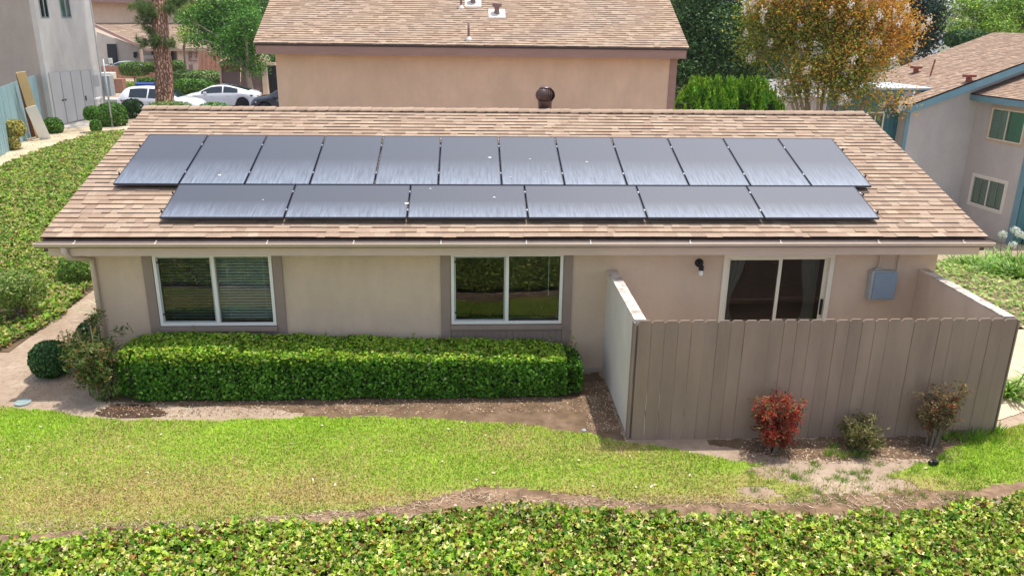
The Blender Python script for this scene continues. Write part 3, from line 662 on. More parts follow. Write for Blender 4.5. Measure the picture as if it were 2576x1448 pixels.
# ================================================================== neighbouring buildings
def win(parent, P, x0, x1, z0, z1, fm='cream', fw=.05, mull=True, louv=None, glass='glass_far', t0=-.03, back='dark', name='window'):
    w = MB(); frame_boxes(w, x0, x1, z0, z1, fw, P, t0, .05, (x0+x1)/2 if mull else None, .04); fr = w.build(name, MT[fm], parent)
    g = MB(); g.quad(P(x0+fw, z0+fw, .01), P(x1-fw, z0+fw, .01), P(x1-fw, z1-fw, .01), P(x0+fw, z1-fw, .01)); g.build('pane', MT[glass], fr)
    g = MB(); g.quad(P(x0+fw*.5, z0+fw*.5, .10), P(x1-fw*.5, z0+fw*.5, .10), P(x1-fw*.5, z1-fw*.5, .10), P(x0+fw*.5, z1-fw*.5, .10)); g.build('shade', MT[back], fr)
    if louv:
        for (a, b) in louv:
            L = MB(); mid = (a+b)/2
            for (p, q) in ((a, mid-.02), (mid+.02, b)):
                z = z0+fw+.03
                while z < z1-fw-.06:
                    L.add([P(p+.03, z, .05), P(q-.03, z, .05), P(q-.03, z+.055, .08), P(p+.03, z+.055, .08)], [(0, 1, 2, 3)]); z += .075
                for u, v in ((p, p+.035), (q-.035, q)): L.quad(P(u, z0+fw, .047), P(v, z0+fw, .047), P(v, z1-fw, .047), P(u, z1-fw, .047))
            L.build('shutter', MT['blind'], fr)
    return fr
# ---- house directly behind
bh = empty('rear_house', (0, 0, 0), 0, 'warm tan stucco house with a plain wall and shingle roof just behind the solar roof', 'house')
BX0, BX1, BY, BZ, BS = -.47, 12.44, 13.0, 4.81, .48
th = math.atan(BS); c2, s2 = math.cos(th), math.sin(th)
b = MB(); b.box((.02, 13.5, -.2), (12.11, 25.5, 4.9)); b.build('wall', MT['stucco_back'], bh)
b = MB(); b.box((12.02, 13.47, -.2), (12.24, 13.62, 4.9)); b.build('corner_board', MT['trim_back'], bh)
RL = 7.2
rf = shingles('roof', (BX0, BY-.02, BZ+.02), (1, 0, 0), (0, c2, s2), BX1-BX0, RL, .1415, 'shingle_far', bh, cols=SH*1.0, tab=(.13, .3))
b = MB()
b.quad((BX0+.01, BY, BZ), (BX1-.01, BY, BZ), (BX1-.01, BY+RL*c2, BZ+RL*s2), (BX0+.01, BY+RL*c2, BZ+RL*s2))
b.quad((BX0+.01, BY+2*RL*c2, BZ), (BX1-.01, BY+2*RL*c2, BZ), (BX1-.01, BY+RL*c2, BZ+RL*s2), (BX0+.01, BY+RL*c2, BZ+RL*s2), col=tuple(SH[0]))
b.build('roof_deck', MT['shingle_far'], rf)
ridge_caps('ridge_cap', (BX0, BY+RL*c2, BZ+RL*s2+.03), (BX1, BY+RL*c2, BZ+RL*s2+.03), th, .15, .21, 'shingle_far', rf)
b = MB(); b.box((BX0+.03, BY+.003, BZ-.06), (BX1-.03, BY+.04, BZ-.002)); b.build('drip_edge', MT['dark_trim'], bh)
b = MB(); b.box((BX0+.05, BY+.02, BZ-.30), (BX1-.06, BY+.06, BZ-.0605)); b.box((BX0+.05, BY+.0605, BZ-.30), (BX1-.06, 13.499, BZ-.285))
for xx in (BX0+.05, BX1-.10): b.prism([(BY+.061, BZ-.284), (BY+RL*c2, BZ+RL*s2-.3), (BY+RL*c2, BZ+RL*s2-.02), (BY+.061, BZ-.01)], 0, xx, xx+.04)
b.build('fascia', MT['trim_back'], bh)
def roof_hit(px, py, O, n):
    v = np.array([(px-1288)/F, -(py-724)/F, 1.])@CR; return CP+v*(np.dot(np.array(O)-CP, n)/np.dot(v, n))
nB = (0, -s2, c2)
def pipe(parent, p, h, r, mat='vent', name='vent_pipe'):
    b = MB(); b.tube([p, (p[0], p[1], p[2]+h)], r, 10); o = b.build(name, MT[mat], parent, True)
    f = MB(); f.lathe((p[0], p[1], p[2]-.04), [(r*3, 0), (r*3, .03), (r*1.3, .12)], 12); f.build('flashing', MT['flash'], o)
def boxvent(parent, p, w, mat='vent', sl=.48):
    b = MB(); b.tube([(p[0], p[1], p[2]), (p[0], p[1], p[2]+.2)], w*.3, 10); b.lathe((p[0], p[1], p[2]+.2), [(w*.35, -.02), (w*.55, 0), (w*.58, .09), (w*.5, .12)], 14)
    o = b.build('roof_vent', MT[mat], parent)
    f = MB(); f.add([(p[0]+dx, p[1]+dy, p[2]+dy*sl+.02) for dx, dy in ((-w, -w), (w, -w), (w, w), (-w, w))]+[(p[0]+dx, p[1]+dy, p[2]+dy*sl+.005) for dx, dy in ((-w, -w), (w, -w), (w, w), (-w, w))], [(0, 1, 2, 3), (0, 4, 5, 1), (1, 5, 6, 2)]); f.build('flashing', MT['flash'], o)
OB = (0, BY, BZ+.03)
pipe(rf, roof_hit(1179, 99, OB, nB), .48, .035); pipe(rf, roof_hit(1160, 20, OB, nB), .45, .035)
boxvent(rf, roof_hit(1250, 35, OB, nB), .26); boxvent(rf, roof_hit(1190, 8, OB, nB), .26)
# ---- grey two-storey block on the left
gb = empty('grey_apartment_block', (0, 0, 0), 0, 'pale grey two storey stucco block with tall utility doors at the left', 'building')
gx0, gy0, gz = -10.98, 22.06, .9; gdx, gdy = .07, 1.0; gl = 4.25
PG = lambda s, z, t: (gx0+gdx*s-t, gy0+gdy*s, z)
b = MB(); wall_holes(b, 0, gl, gz-1.2, 8.3, [(.28, .90, 5.35, 6.75), (1.75, 2.55, 5.35, 6.75)], PG, .2); b.build('wall', MT['stucco_grey'], gb)
b = MB(); b.box((-24, gy0+.002, gz-1.2), (gx0-.002, gy0+.2, 8.3)); b.box((-24, gy0+4.1, gz-1.2), (gx0+.2, gy0+4.3, 8.3)); b.box((-24, gy0+.2, 8.2), (gx0, gy0+4.2, 8.3)); b.build('side_wall', MT['stucco_brown'], gb)  # wall facing away from the sun: its shade put into a browner stucco
q = at(15, 120, d=33.6); b = MB(); b.box((q[0]-1.6, gy0-.55, float(at(14, 160, d=33.6)[2])), (q[0], gy0-.002, float(at(14, 78, d=33.6)[2])+1.0)); b.build('bay', MT['stucco_grey'], gb)
MT['curt_red'] = solid('red brown curtain', (.33, .13, .10), .9, .1, 3); MT['curt_grey'] = solid('grey curtain', (.30, .31, .33), .9, .08, 3); MT['curt_green'] = solid('dull green curtain', (.22, .56, .40), .9, .1, 3)
for (a, c), bk_ in (((.30, .88), 'curt_red'), ((1.77, 2.53), 'curt_green')):
    f = win(gb, PG, a, c, 5.37, 6.73, 'galv', .03, True, None, 'glass_far', -.01, bk_)
    o = MB(); m = (a+c)/2; o.quad(PG(m, 5.4, .09), PG(c-.02, 5.4, .09), PG(c-.02, 6.7, .09), PG(m, 6.7, .09)); o.build('blind', MT['curt_grey' if bk_ == 'curt_red' else 'tealfence'], f)
for k in range(5):
    a = .15+k*.79; h = 2.05-.02*k; z0 = gz+.32
    d = MB(); vs = lambda x0, x1, z0, z1, t0, t1: [PG(x, z, t) for x, z, t in ((x0, z0, t0), (x1, z0, t0), (x1, z0, t1), (x0, z0, t1), (x0, z1, t0), (x1, z1, t0), (x1, z1, t1), (x0, z1, t1))]
    BF = [(0, 3, 2, 1), (4, 5, 6, 7), (0, 1, 5, 4), (1, 2, 6, 5), (2, 3, 7, 6), (3, 0, 4, 7)]
    d.add(vs(a+.01, a+.73, z0, z0+h, -.03, .02), BF); o = d.build('utility_door', MT['door_grey'], gb, bevel=.004)
    d = MB(); d.add(vs(a-.015, a+.755, z0-.03, z0+h+.03, -.008, -.003), BF); d.build('door_gap', MT['galv'], o)
    if k in (0, 1):
        d = MB(); xx = a+.66 if k == 0 else a+.08; d.add(vs(xx-.04, xx+.04, z0+.9, z0+.96, -.06, -.03), BF); d.build('handle', MT['black'], o)
    if k == 3:
        d = MB(); d.add(vs(a+.05, a+.12, z0+.75, z0+.95, -.06, -.03), BF); d.build('handle', MT['black'], o)
    if k == 4:
        for j in range(8):
            d = MB(); d.add(vs(a+.12, a+.62, z0+h-.25-j*.06, z0+h-.22-j*.06, -.04, -.03), BF); 
            if j == 0: lv = d
            else: lv.add(vs(a+.12, a+.62, z0+h-.25-j*.06, z0+h-.22-j*.06, -.04, -.03), BF)
        lv.build('louvre', MT['galv'], o)
b = MB(); b.add(vs(0, gl, gz-.6, gz+.27, -.02, -.002), BF); b.build('plinth', MT['stucco_grey'], gb)
b = MB(); b.add(vs(gl+.02, gl+.42, gz+1.1, gz+2.0, -.32, .02), BF); o = b.build('meter_box', MT['galv'], gb, bevel=.01)
b = MB(); b.add(vs(gl-.06, gl+.02, gz-.5, 8.3, -.02, -.001), BF); b.build('corner_board', MT['galv'], gb)
# folded white stand leaning by the doors
sq = PG(3.05, gz+.3, -.35); e = empty('folding_sawhorse', sq, .1, 'white folding sawhorse leaning by the grey utility doors', 'sawhorse')
b = MB(); b.box((-.07, -.40, .78), (.05, .40, .86)); b.build('top_rail', MT['white_paint'], e, bevel=.01)
for s in (-1, 1):
    b = MB(); b.tube([(.18, s*.30, 0), (0, s*.26, .8)], .025, 6); b.tube([(-.14, s*.30, 0), (0, s*.26, .8)], .025, 6); b.build('leg', MT['white_paint'], e)
# concrete apron
sheet('path', [(gx0+.1, gy0-.9), (gx0+1.6, gy0+.4), (gx0+1.8, 26.3), (gx0+.3, 26.3), (gx0+.0, gy0-.3)], MT['concrete'], .02, .2)
# teal plank fence at far left
fp = [np.array(at(-190, 455, z=1.2)[:2]), np.array((-9.25, 14.9)), np.array((-11.35, 22.0))]
e = empty('plank_fence', (*fp[1], 1.15), 0, 'pale teal plank fence in front of the grey block at far left', 'fence')
b = MB(); pr = MB()
for A, B in zip(fp[:-1], fp[1:]):
    L = np.linalg.norm(B-A); u = (B-A)/L; nn = np.array([u[1], -u[0]]); s = 0
    while s < L-.02:
        s1 = min(L, s+.14); h = 3.22+.012*random.random(); off = .01*random.random()
        c = [A+u*s+nn*off-fp[1], A+u*(s1-.006)+nn*off-fp[1], A+u*(s1-.006)+nn*(off-.02)-fp[1], A+u*s+nn*(off-.02)-fp[1]]
        b.add([(*p, z-1.15) for z in (.7, h) for p in c], BF); s = s1
    c = [A+nn*-.022-fp[1], B+nn*-.022-fp[1], B+nn*-.06-fp[1], A+nn*-.06-fp[1]]; pr.add([(*p, z-1.15) for z in (2.9, 3.0) for p in c], BF)
b.build('board_panel', MT['tealfence'], e); pr.build('rail', MT['tealfence'], e)
# boards leaning on that fence
def lean_board(name, pb, pt, w, th_, mat, label, d0, d1):
    B0 = at(*pb, d=d0); T0 = at(*pt, d=d1); u = norm((T0-B0)[None])[0]; s = np.cross(u, norm((CP-B0)[None])[0]); s /= np.linalg.norm(s); n = np.cross(u, s)
    e = empty(name, B0, 0, label, 'board', 'boards leaning on the teal fence'); b = MB(); L = np.linalg.norm(T0-B0)
    vs = [u*a+s*c+n*d for a in (0, L) for c, d in ((-w/2, 0), (w/2, 0), (w/2, -th_), (-w/2, -th_))]
    b.add(vs, [(0, 3, 2, 1), (4, 5, 6, 7), (0, 1, 5, 4), (1, 2, 6, 5), (2, 3, 7, 6), (3, 0, 4, 7)]); b.build('board', MT[mat], e)
lean_board('leaning_board', (88, 352), (48, 186), .20, .03, 'wood_dark', 'dark brown board leaning behind the tan and white boards on the teal fence', 30.2, 28.45)
lean_board('leaning_board', (103, 345), (52, 181), .30, .02, 'wood_tan', 'long tan plywood board leaning on the teal fence', 30.0, 28.2)
lean_board('leaning_board', (115, 351), (77, 268), .37, .025, 'white_paint', 'short white board leaning in front of the tan plywood', 29.6, 28.8)
# pole with small grey light
pb = at(285, 331, z=1.0); pt = at(267, 146, d=np.dot(pb-CP, CR[2])); e = empty('post_light', pb, 0, 'thin galvanised post with a white camera head beside the clipped bushes', 'post')
b = MB(); b.tube([(0, 0, -.2), (0, 0, pt[2]-pb[2])], [.045, .035], 8); b.build('pole', MT['galv'], e, True)
b = MB(); b.tube([(0, 0, pt[2]-pb[2]-.25), (.25, -.05, pt[2]-pb[2]-.2), (.3, -.05, pt[2]-pb[2]-.06)], .02, 6); b.tube([(.3, -.05, pt[2]-pb[2]-.16), (.3, -.05, pt[2]-pb[2]+.04)], .08, 10); b.build('camera_head', MT['white_paint'], e)
# ---- teal and white house on the right
TH = math.radians(8); ux = np.array([math.cos(TH), math.sin(TH), 0]); uy = np.array([-math.sin(TH), math.cos(TH), 0]); TO = np.array([23.88, 20.87, 2.59])
tt = empty('teal_trimmed_house', (0, 0, 0), 0, 'white two storey house with teal trim and shuttered windows at the right', 'house')
L3 = lambda x, y, z: tuple(TO+ux*x+uy*y+np.array([0, 0, z]))
SR = .34; ct = 1/math.sqrt(1+SR*SR); st_ = SR*ct
PGt = lambda x, z, t: L3(x, t, z-TO[2])
b = MB(); zb = -3.2
def lbox(mb, a, c, col=(1, 1, 1)): mb.box(a, c, col, T=lambda v: L3(*v))
pl = [(0, zb-TO[2]), (8.0, zb-TO[2]), (8.0, SR*8.0-.12), (0, -.12)]
b.add([L3(x, 0, z) for x, z in pl]+[L3(x, .18, z) for x, z in pl], [(0, 1, 2, 3), (7, 6, 5, 4), (0, 4, 5, 1), (1, 5, 6, 2), (2, 6, 7, 3), (3, 7, 4, 0)])
XC = 3.15; WL = 3.0
PWt = lambda s, z, t: L3(XC+t, -s, z-TO[2])
HW_ = [(.92, 2.72, 1.17, 2.42), (.62, 2.42, -1.58, -.40)]
wall_holes(b, 0, WL, zb, 2.85, HW_, PWt, .15)
b.build('wall', MT['stucco_white'], tt)
b = MB(); lbox(b, (0, .19, zb-TO[2]), (.15, 5.0, -.15)); b.build('side_wall', MT['stucco_white'], tt)
w_ = shingles('roof', L3(-.35, 5.2, -.35*SR+.03), -uy, ux*ct+np.array([0, 0, st_]), 5.7, 8.1/ct, .1415, 'shingle_far', tt, cols=SH*np.array([1., .96, .96]), tab=(.13, .3))
b = MB(); b.quad(L3(-.33, 5.18, -.35*SR-.02), L3(-.33, -.48, -.35*SR-.02), L3(7.6, -.48, 7.6*SR-.03), L3(7.6, 5.18, 7.6*SR-.03))
b.quad(L3(7.6, 5.18, 7.6*SR), L3(7.6, -.48, 7.6*SR), L3(15, -.48, .3), L3(15, 5.18, .3)); b.build('roof_deck', MT['dark_trim'], w_)
b = MB()
pl = [(-.33, -.35*SR-.03), (7.9, 7.9*SR-.03), (7.9, 7.9*SR-.32), (-.28, -.28*SR-.32)]
b.add([L3(x, -.50, z) for x, z in pl]+[L3(x, -.45, z) for x, z in pl], [(0, 1, 2, 3), (7, 6, 5, 4), (0, 4, 5, 1), (1, 5, 6, 2), (2, 6, 7, 3), (3, 7, 4, 0)])
b.build('rake_board', MT['ltblue'], tt)
for a_, c_, nm in (((-.36, -.45, -.38), (-.31, 5.1, -.16), 'eave_board'), ((-.07, -.03, zb-TO[2]), (.10, -.002, -.25), 'corner_board'), ((XC-.03, -WL-.28, zb-TO[2]), (XC+.05, -WL-.001, .1), 'corner_board')):
    b = MB(); lbox(b, a_, c_); b.build(nm, MT['ltblue'], tt)
b = MB(); lbox(b, (XC+.0, -WL-.30, zb-TO[2]), (XC+5, -WL-.05, .0)); lbox(b, (XC+.02, -WL-.32, zb-TO[2]), (XC+.22, -WL-.301, -.4)); b.build('teal_siding', MT['teal'], tt)
b = MB(); lbox(b, (XC+.45, -WL-.34, zb-TO[2]), (XC+1.5, -WL-.301, -2.6)); b.build('door', MT['dark'], tt)
# wing roof
wr = shingles('wing_roof', L3(XC-.42, .0, .30), -uy, ux*ct+np.array([0, 0, st_]), WL+.5, 6/ct, .1415, 'shingle_far', tt, cols=SH*np.array([.95, .9, .9]), tab=(.13, .3))
b = MB(); b.quad(L3(XC-.40, -.01, .27), L3(XC-.40, -WL-.48, .27), L3(XC+5.5, -WL-.48, .27+5.9*SR), L3(XC+5.5, -.01, .27+5.9*SR)); b.build('roof_deck', MT['dark_trim'], wr)
b = MB(); lbox(b, (XC-.41, -WL-.5, .04), (XC-.36, -.03, .26)); lbox(b, (XC-.36, -WL-.45, .03), (XC-.002, -.03, .05)); b.build('fascia', MT['ltblue'], tt)
for (a, c, z0, z1), lv in zip(HW_, ([(.97, 1.78)], [(.67, 1.48), (1.56, 2.37)])):
    f = win(tt, PWt, a+.0, c-.0, z0, z1, 'cream' if z0 > 0 else 'vinyl', .055, True, lv, 'glass_far', -.03, 'curt_green' if z0 > 0 else 'dark')
    o = MB(); frame_boxes(o, a-.09, c+.09, z0-.09, z1+.09, .085, PWt, -.018, -.002); o.build('surround', MT['vinyl' if z0 < 0 else 'stucco_far'], f)
# dormer box
MT['cap_blue'] = solid('pale blue grey cap', (.50, .58, .60), .6, .06, 3)
b = MB(); lbox(b, (-1.75, .55, zb-TO[2]), (-.02, 3.2, .36)); b.build('dormer_wall', MT['teal'], tt)
b = MB()
for k in range(9): lbox(b, (-1.7+k*.19, .535, zb-TO[2]), (-1.685+k*.19, .549, .05))
b.build('batten', MT['teal'], tt)
b = MB(); lbox(b, (-1.85, .46, .12), (.0, .545, .36)); lbox(b, (-1.85, .46, .362), (1.35, 3.2, .42)); b.build('dormer_cap', MT['teal'], tt)
b = MB(); lbox(b, (-1.87, .44, .425), (1.36, 3.2, .50)); b.build('flashing', MT['cap_blue'], tt)
b = MB(); b.add([L3(0.01, .56, -.05), L3(1.3, .56, .36), L3(1.3, .56, .30+.1), L3(.01, .56, .40)], [(0, 1, 2, 3)]); b.build('dormer_cheek', MT['stucco_white'], tt)
PD = lambda x, z, t: L3(x, .53+t, z-TO[2])
f = win(tt, PD, -1.55, -.72, 1.08, 2.12, 'cream', .06, True, None, 'glass_far', -.04, 'dark')
o = MB(); lbox(o, (-1.7, .50, 1.0-TO[2]), (-.6, .548, 1.07-TO[2])); o.build('sill', MT['teal'], f)
nT = norm(np.cross(-uy, ux*ct+np.array([0, 0, st_]))[None])[0]; nT = nT if nT[2] > 0 else -nT
OT = L3(0, 0, .03)
p_ = roof_hit(2340, 191, OT, nT); b = MB(); b.tube([p_, p_+np.array([.1, 0, .68])], .035, 8); b.build('vent_pipe', MT['redvent'], w_)
for px, py in ((2303, 183), (2436, 206)):
    p_ = roof_hit(px, py, OT, nT); b = MB(); b.tube([p_, p_+np.array([0, 0, .2])], .11, 10); b.box(p_+np.array([-.19, -.19, .18]), p_+np.array([.19, .19, .28])); b.build('roof_vent', MT['redvent'], w_)
# grey garage behind the crape myrtle
q = at(2100, 262, d=47); e = empty('garage', (q[0], q[1], 0), .1, 'pale grey garage half hidden behind the crape myrtle', 'building')
b = MB(); b.box((-5, 0, -3), (6, 5, 1.6)); b.build('wall', MT['stucco_grey'], e); b = MB(); b.prism([(-.5, 1.55), (6, 1.55), (2.8, 2.3)], 0, -5.4, 6.4, (.30, .29, .28)); b.build('roof', MT['shingle_far'], e)
# ---- street buildings at the upper left
pc = np.array(at(390, 200, d=84)); D0 = 84.
def fb(px, py, d): return at(px, py, d=d)
e = empty('porch_house', (0, 0, 0), 0, 'cream house with a sloping porch roof across the street', 'house')
def panel(mb, pts, d, thick=.3, col=(1, 1, 1)):
    """upright slab whose outline is given at one distance"""
    a = [fb(x, y, d) for x, y in pts]; k = np.array([CR[2][0], CR[2][1], 0]); k /= np.linalg.norm(k); n = len(a)
    mb.add(a+[p+k*thick for p in a], [tuple(range(n)), tuple(range(n, 2*n))[::-1]]+[(i, (i+1) % n, n+(i+1) % n, n+i) for i in range(n)], col)
b = MB(); panel(b, [(170, 62), (520, 62), (520, 12), (170, 2)], 90, 5); b.build('upper_wall', MT['stucco_far'], e)
b = MB(); panel(b, [(170, 3), (520, 14), (520, 4), (170, -7)], 88.6, 7); b.build('fascia', MT['trim_back'], e)
b = MB(); b.quad(fb(170, -7, 88.5), fb(520, 4, 88.5), fb(520, -30, 98), fb(170, -30, 98), col=tuple(SH[0]*.8)); b.build('roof', MT['shingle_far'], e)
# porch roof slopes towards the street
P0, P1 = fb(236, 60, 89.5), fb(372, 122, 80); P2, P3 = fb(545, 122, 80), fb(545, 58, 89.5)
u_ = P2-P1; L_ = np.linalg.norm(u_); u_ = u_/L_; vv_ = P3-P2; Lv = np.linalg.norm(vv_); vv_ = vv_/Lv
shingles('porch_roof', P1-u_*0, u_, vv_, L_, Lv, .3, 'shingle_far', e, cols=SH*.95, tab=(.4, .8), relief=.02, w0=lambda v: -v/Lv*(np.dot(P3-P0, u_)-L_)*1.0 if True else 0)
b = MB(); panel(b, [(236, 60), (372, 123), (545, 123), (545, 129), (370, 129), (236, 68)], 79.9, .25); b.build('porch_fascia', MT['trim_back'], e)
b = MB(); panel(b, [(243, 80), (370, 127), (445, 127), (445, 215), (243, 215)], 85.5, .3); b.build('porch_wall', MT['stucco_brown'], e)
b = MB(); panel(b, [(444, 124), (502, 124), (508, 186), (452, 190)], 80.5, 4); b.build('end_wall', MT['stucco_far'], e)
for pts, nm in (([(268, 111), (291, 111), (296, 163), (273, 163)], 'door'), ([(335, 131), (343, 131), (343, 146), (336, 146)], 'window'), ([(380, 118), (390, 118), (391, 138), (381, 138)], 'window'), ([(422, 128), (436, 128), (436, 160), (424, 160)], 'window')):
    b = MB(); panel(b, pts, 85.2, .1); b.build(nm, MT['dark'], e)
for x in (354, 404):
    b = MB(); panel(b, [(x-4, 125), (x+1, 125), (x+5, 160), (x+1, 160)], 80.2, .3); b.build('post', MT['stucco_far'], e)
b = MB()
for x in (479, 492):
    for y in (134, 142): panel(b, [(x-2, y-2), (x+2, y-2), (x+2, y+4), (x-2, y+4)], 80.3, .15)
panel(b, [(474, 128), (476, 128), (476, 152), (474, 152)], 80.3, .1); panel(b, [(474, 152), (496, 152), (496, 154), (474, 154)], 80.3, .1)
b.build('meter', MT['vent'], e)
b = MB(); panel(b, [(475, 163), (482, 163), (482, 178), (476, 178)], 80.3, .15); b.build('meter_box', MT['vent'], e)
b = MB(); panel(b, [(354, 139), (400, 140), (400, 148), (354, 148)], 84.5, .4); b.build('counter', MT['stucco_grey'], e)
# tall house further right, behind the trees
e = empty('tall_cream_house', (0, 0, 0), 0, 'cream two storey house behind the ash tree with a brown gable edge', 'house')
b = MB(); panel(b, [(515, 130), (720, 130), (720, -20), (600, -20), (515, 40)], 96, 4); b.build('wall', MT['stucco_far'], e)
b = MB(); panel(b, [(500, 2), (560, 44), (556, 52), (496, 12)], 94, 1); b.build('fascia', MT['trim_back'], e)
b = MB(); b.quad(fb(500, 0, 94), fb(560, 43, 94), fb(640, 43, 100), fb(600, 0, 100), col=tuple(SH[4])); b.build('roof', MT['shingle_far'], e)
for x in (562, 585):
    b = MB(); panel(b, [(x, 50), (x+14, 50), (x+14, 85), (x, 85)], 95.8, .2); b.build('window', MT['galv'], e)
def wood_fence(pts, d, label, name='wooden_fence', pitch=5.5, mat='brownfence'):
    e = empty(name, fb(*pts[0], d), 0, label, 'fence', 'red brown wooden fences across the street'); k = Vector(e.location)
    b = MB(); (xa, ya0, ya1), (xb, yb0, yb1) = pts[2], pts[3]; n = max(2, int((xb-xa)/pitch))
    for i in range(n):
        t0, t1 = i/n, (i+.93)/n; f0 = lambda t, a, c: a+(c-a)*t
        panel(b, [(f0(t0, xa, xb), f0(t0, ya1, yb1)), (f0(t1, xa, xb), f0(t1, ya1, yb1)), (f0(t1, xa, xb), f0(t1, ya0, yb0)), (f0(t0, xa, xb), f0(t0, ya0, yb0))], d+.05*(i % 2), .06)
    o = b.build('board_panel', MT[mat], e); o.matrix_parent_inverse = Matrix.Translation(-k)
wood_fence([(300, 206), 0, (252, 167, 206), (370, 164, 207)], 72, 'low red brown board fence behind the round topped hedge bushes')
wood_fence([(420, 206), 0, (360, 156, 200), (468, 158, 198)], 73, 'brown board fence between the pine and the meter wall')
wood_fence([(530, 178), 0, (499, 126, 182), (565, 138, 180)], 76, 'tall orange brown board fence left of the ash tree')
# brown gate enclosure
e = empty('bin_enclosure', (0, 0, 0), 0, 'dark brown gated enclosure under the ash tree beside a dark doorway', 'shed')
b = MB(); panel(b, [(556, 178), (603, 178), (603, 243), (560, 243)], 57.5, .15); panel(b, [(606, 178), (658, 178), (660, 243), (606, 243)], 57.5, .15); b.build('gate', MT['vent'], e)
b = MB(); panel(b, [(555, 165), (604, 165), (604, 178), (555, 178)], 57.6, .1); b.build('lattice', MT['brownfence'], e)
b = MB(); panel(b, [(552, 158), (692, 158), (692, 165), (552, 165)], 57.3, .3); panel(b, [(657, 160), (668, 160), (676, 243), (662, 243)], 57.4, .3); panel(b, [(551, 160), (556, 160), (559, 240), (555, 240)], 57.4, .3); b.build('frame', MT['stucco_far'], e)
b = MB(); panel(b, [(664, 165), (705, 165), (705, 246), (672, 246)], 58.2, .2); panel(b, [(628, 166), (656, 166), (656, 178), (628, 178)], 57.45, .1); b.build('doorway', MT['dark'], e)
b = MB(); b.quad(fb(540, 158, 56.8), fb(600, 130, 62), fb(660, 128, 62), fb(650, 158, 56.8), col=tuple(SH[0])); b.build('roof', MT['shingle_far'], e)
b = MB(); panel(b, [(622, 152), (652, 134), (656, 138), (628, 157)], 57, .3); b.build('fascia', MT['trim_back'], e)
# kerb, road, pavements at the street
sheet('road', [(-30, 29.5), (8, 29.5), (8, 42.6), (-45, 42.6)], MT['asphalt'], .012, .9)
sheet('pavement', [(-45, 42.6), (8, 42.6), (8, 44.5), (-45, 44.5)], MT['concrete'], .10, .9)
q = fb(300, 232, 53)
b = MB(); b.box((q[0]-3.4, q[1]-1, -.1), (q[0]+1.5, q[1]+.8, .25)); tag(b.build('concrete_pad', MT['concrete']), 'pale concrete pad beside the white hatchback', 'concrete pad')
q = at(279, 231, d=54); e = empty('utility_cabinet', q, 0, 'beige utility cabinet on the pad beyond the thin post', 'cabinet')
b = MB(); b.box((-.45, -.4, 0), (.35, .4, 1.25)); b.build('cabinet', MT['cream'], e, bevel=.03); b = MB(); b.box((-.42, -.43, .1), (.02, -.41, 1.1)); b.build('vent_grille', MT['galv'], e)
b = MB(); b.box((.4, -.3, 0), (.95, .3, .85)); b.build('brick_base', MT['brownfence'], e)
# blue bins
for k, (px, lab) in enumerate(((360, 'blue wheeled bin above the white hatchback, nearer the pole'), (382, 'blue wheeled bin tucked against the pine trunk'))):
    MT.setdefault('blue', solid('blue plastic', (.012, .04, .22), .4, .05, 3)); q = at(px, 240, d=55); e = empty('wheeled_bin', (q[0], q[1], .0), 0, lab, 'bin', 'blue wheeled bins by the hedge')
    b = MB(); b.add([(-.25, -.25, .05), (.25, -.25, .05), (.25, .28, .05), (-.25, .28, .05), (-.3, -.33, .98), (.3, -.33, .98), (.3, .38, .98), (-.3, .38, .98)], BF); b.build('body', MT['blue'], e)
    b = MB(); b.prism([(-.38, .98), (.42, .98), (.42, 1.06), (-.1, 1.14), (-.38, 1.04)], 0, -.32, .32); b.build('lid', MT['blue'], e)
# ---- hill far away with houses
hv = []; hx = np.linspace(150, 1500, 90); hy = np.linspace(0, 1, 20)
def hillz(x, t):
    # t 0 foot .. 1 crest
    return -46+(57+9*np.sin(x*.012+1.9)+6*(fbm(x, 0*x, 4, .02)-.5))*sm(0, 1, t)
gx_, gt_ = np.meshgrid(hx, hy); Vh = np.stack([gx_*(.65+.5*gt_), 620+330*gt_+0*gx_, hillz(gx_*(.65+.5*gt_), gt_)], -1).reshape(-1, 3)
ii = (np.arange(19)[:, None]*90+np.arange(89)[None]).ravel()
MT['hill'] = solid('scrub hillside', (.10, .12, .06), .95, .35, .03, col2=(.22, .18, .12))
tag(np_mesh('hill', Vh, np.stack([ii, ii+1, ii+91, ii+90], -1), MT['hill'], smooth=True), kind='structure')
hcount = 0
for k in range(14):
    t = .12+.8*random.random(); px = 2290+165*random.random(); y = 620+330*t
    q = at(px, 80, Y=y); x = q[0]; z = float(hillz(np.array(x), np.array(t)))
    e = empty('hillside_house', (x, y, z), random.uniform(-.4, .4), 'small pale house on the hazy hillside beyond the crape myrtle', 'house', 'houses on the far hillside')
    w_h = random.uniform(6, 11); b = MB(); b.box((-w_h, -4, -4), (w_h, 4, 4.5)); b.build('wall', MT['white_paint' if k % 3 else 'stucco_far'], e)
    b = MB(); b.prism([(-4.6, 4.4), (4.6, 4.4), (0, 7.0)], 0, -w_h-.6, w_h+.6, SH[k % 6]*.8); b.build('roof', MT['shingle_far'], e)
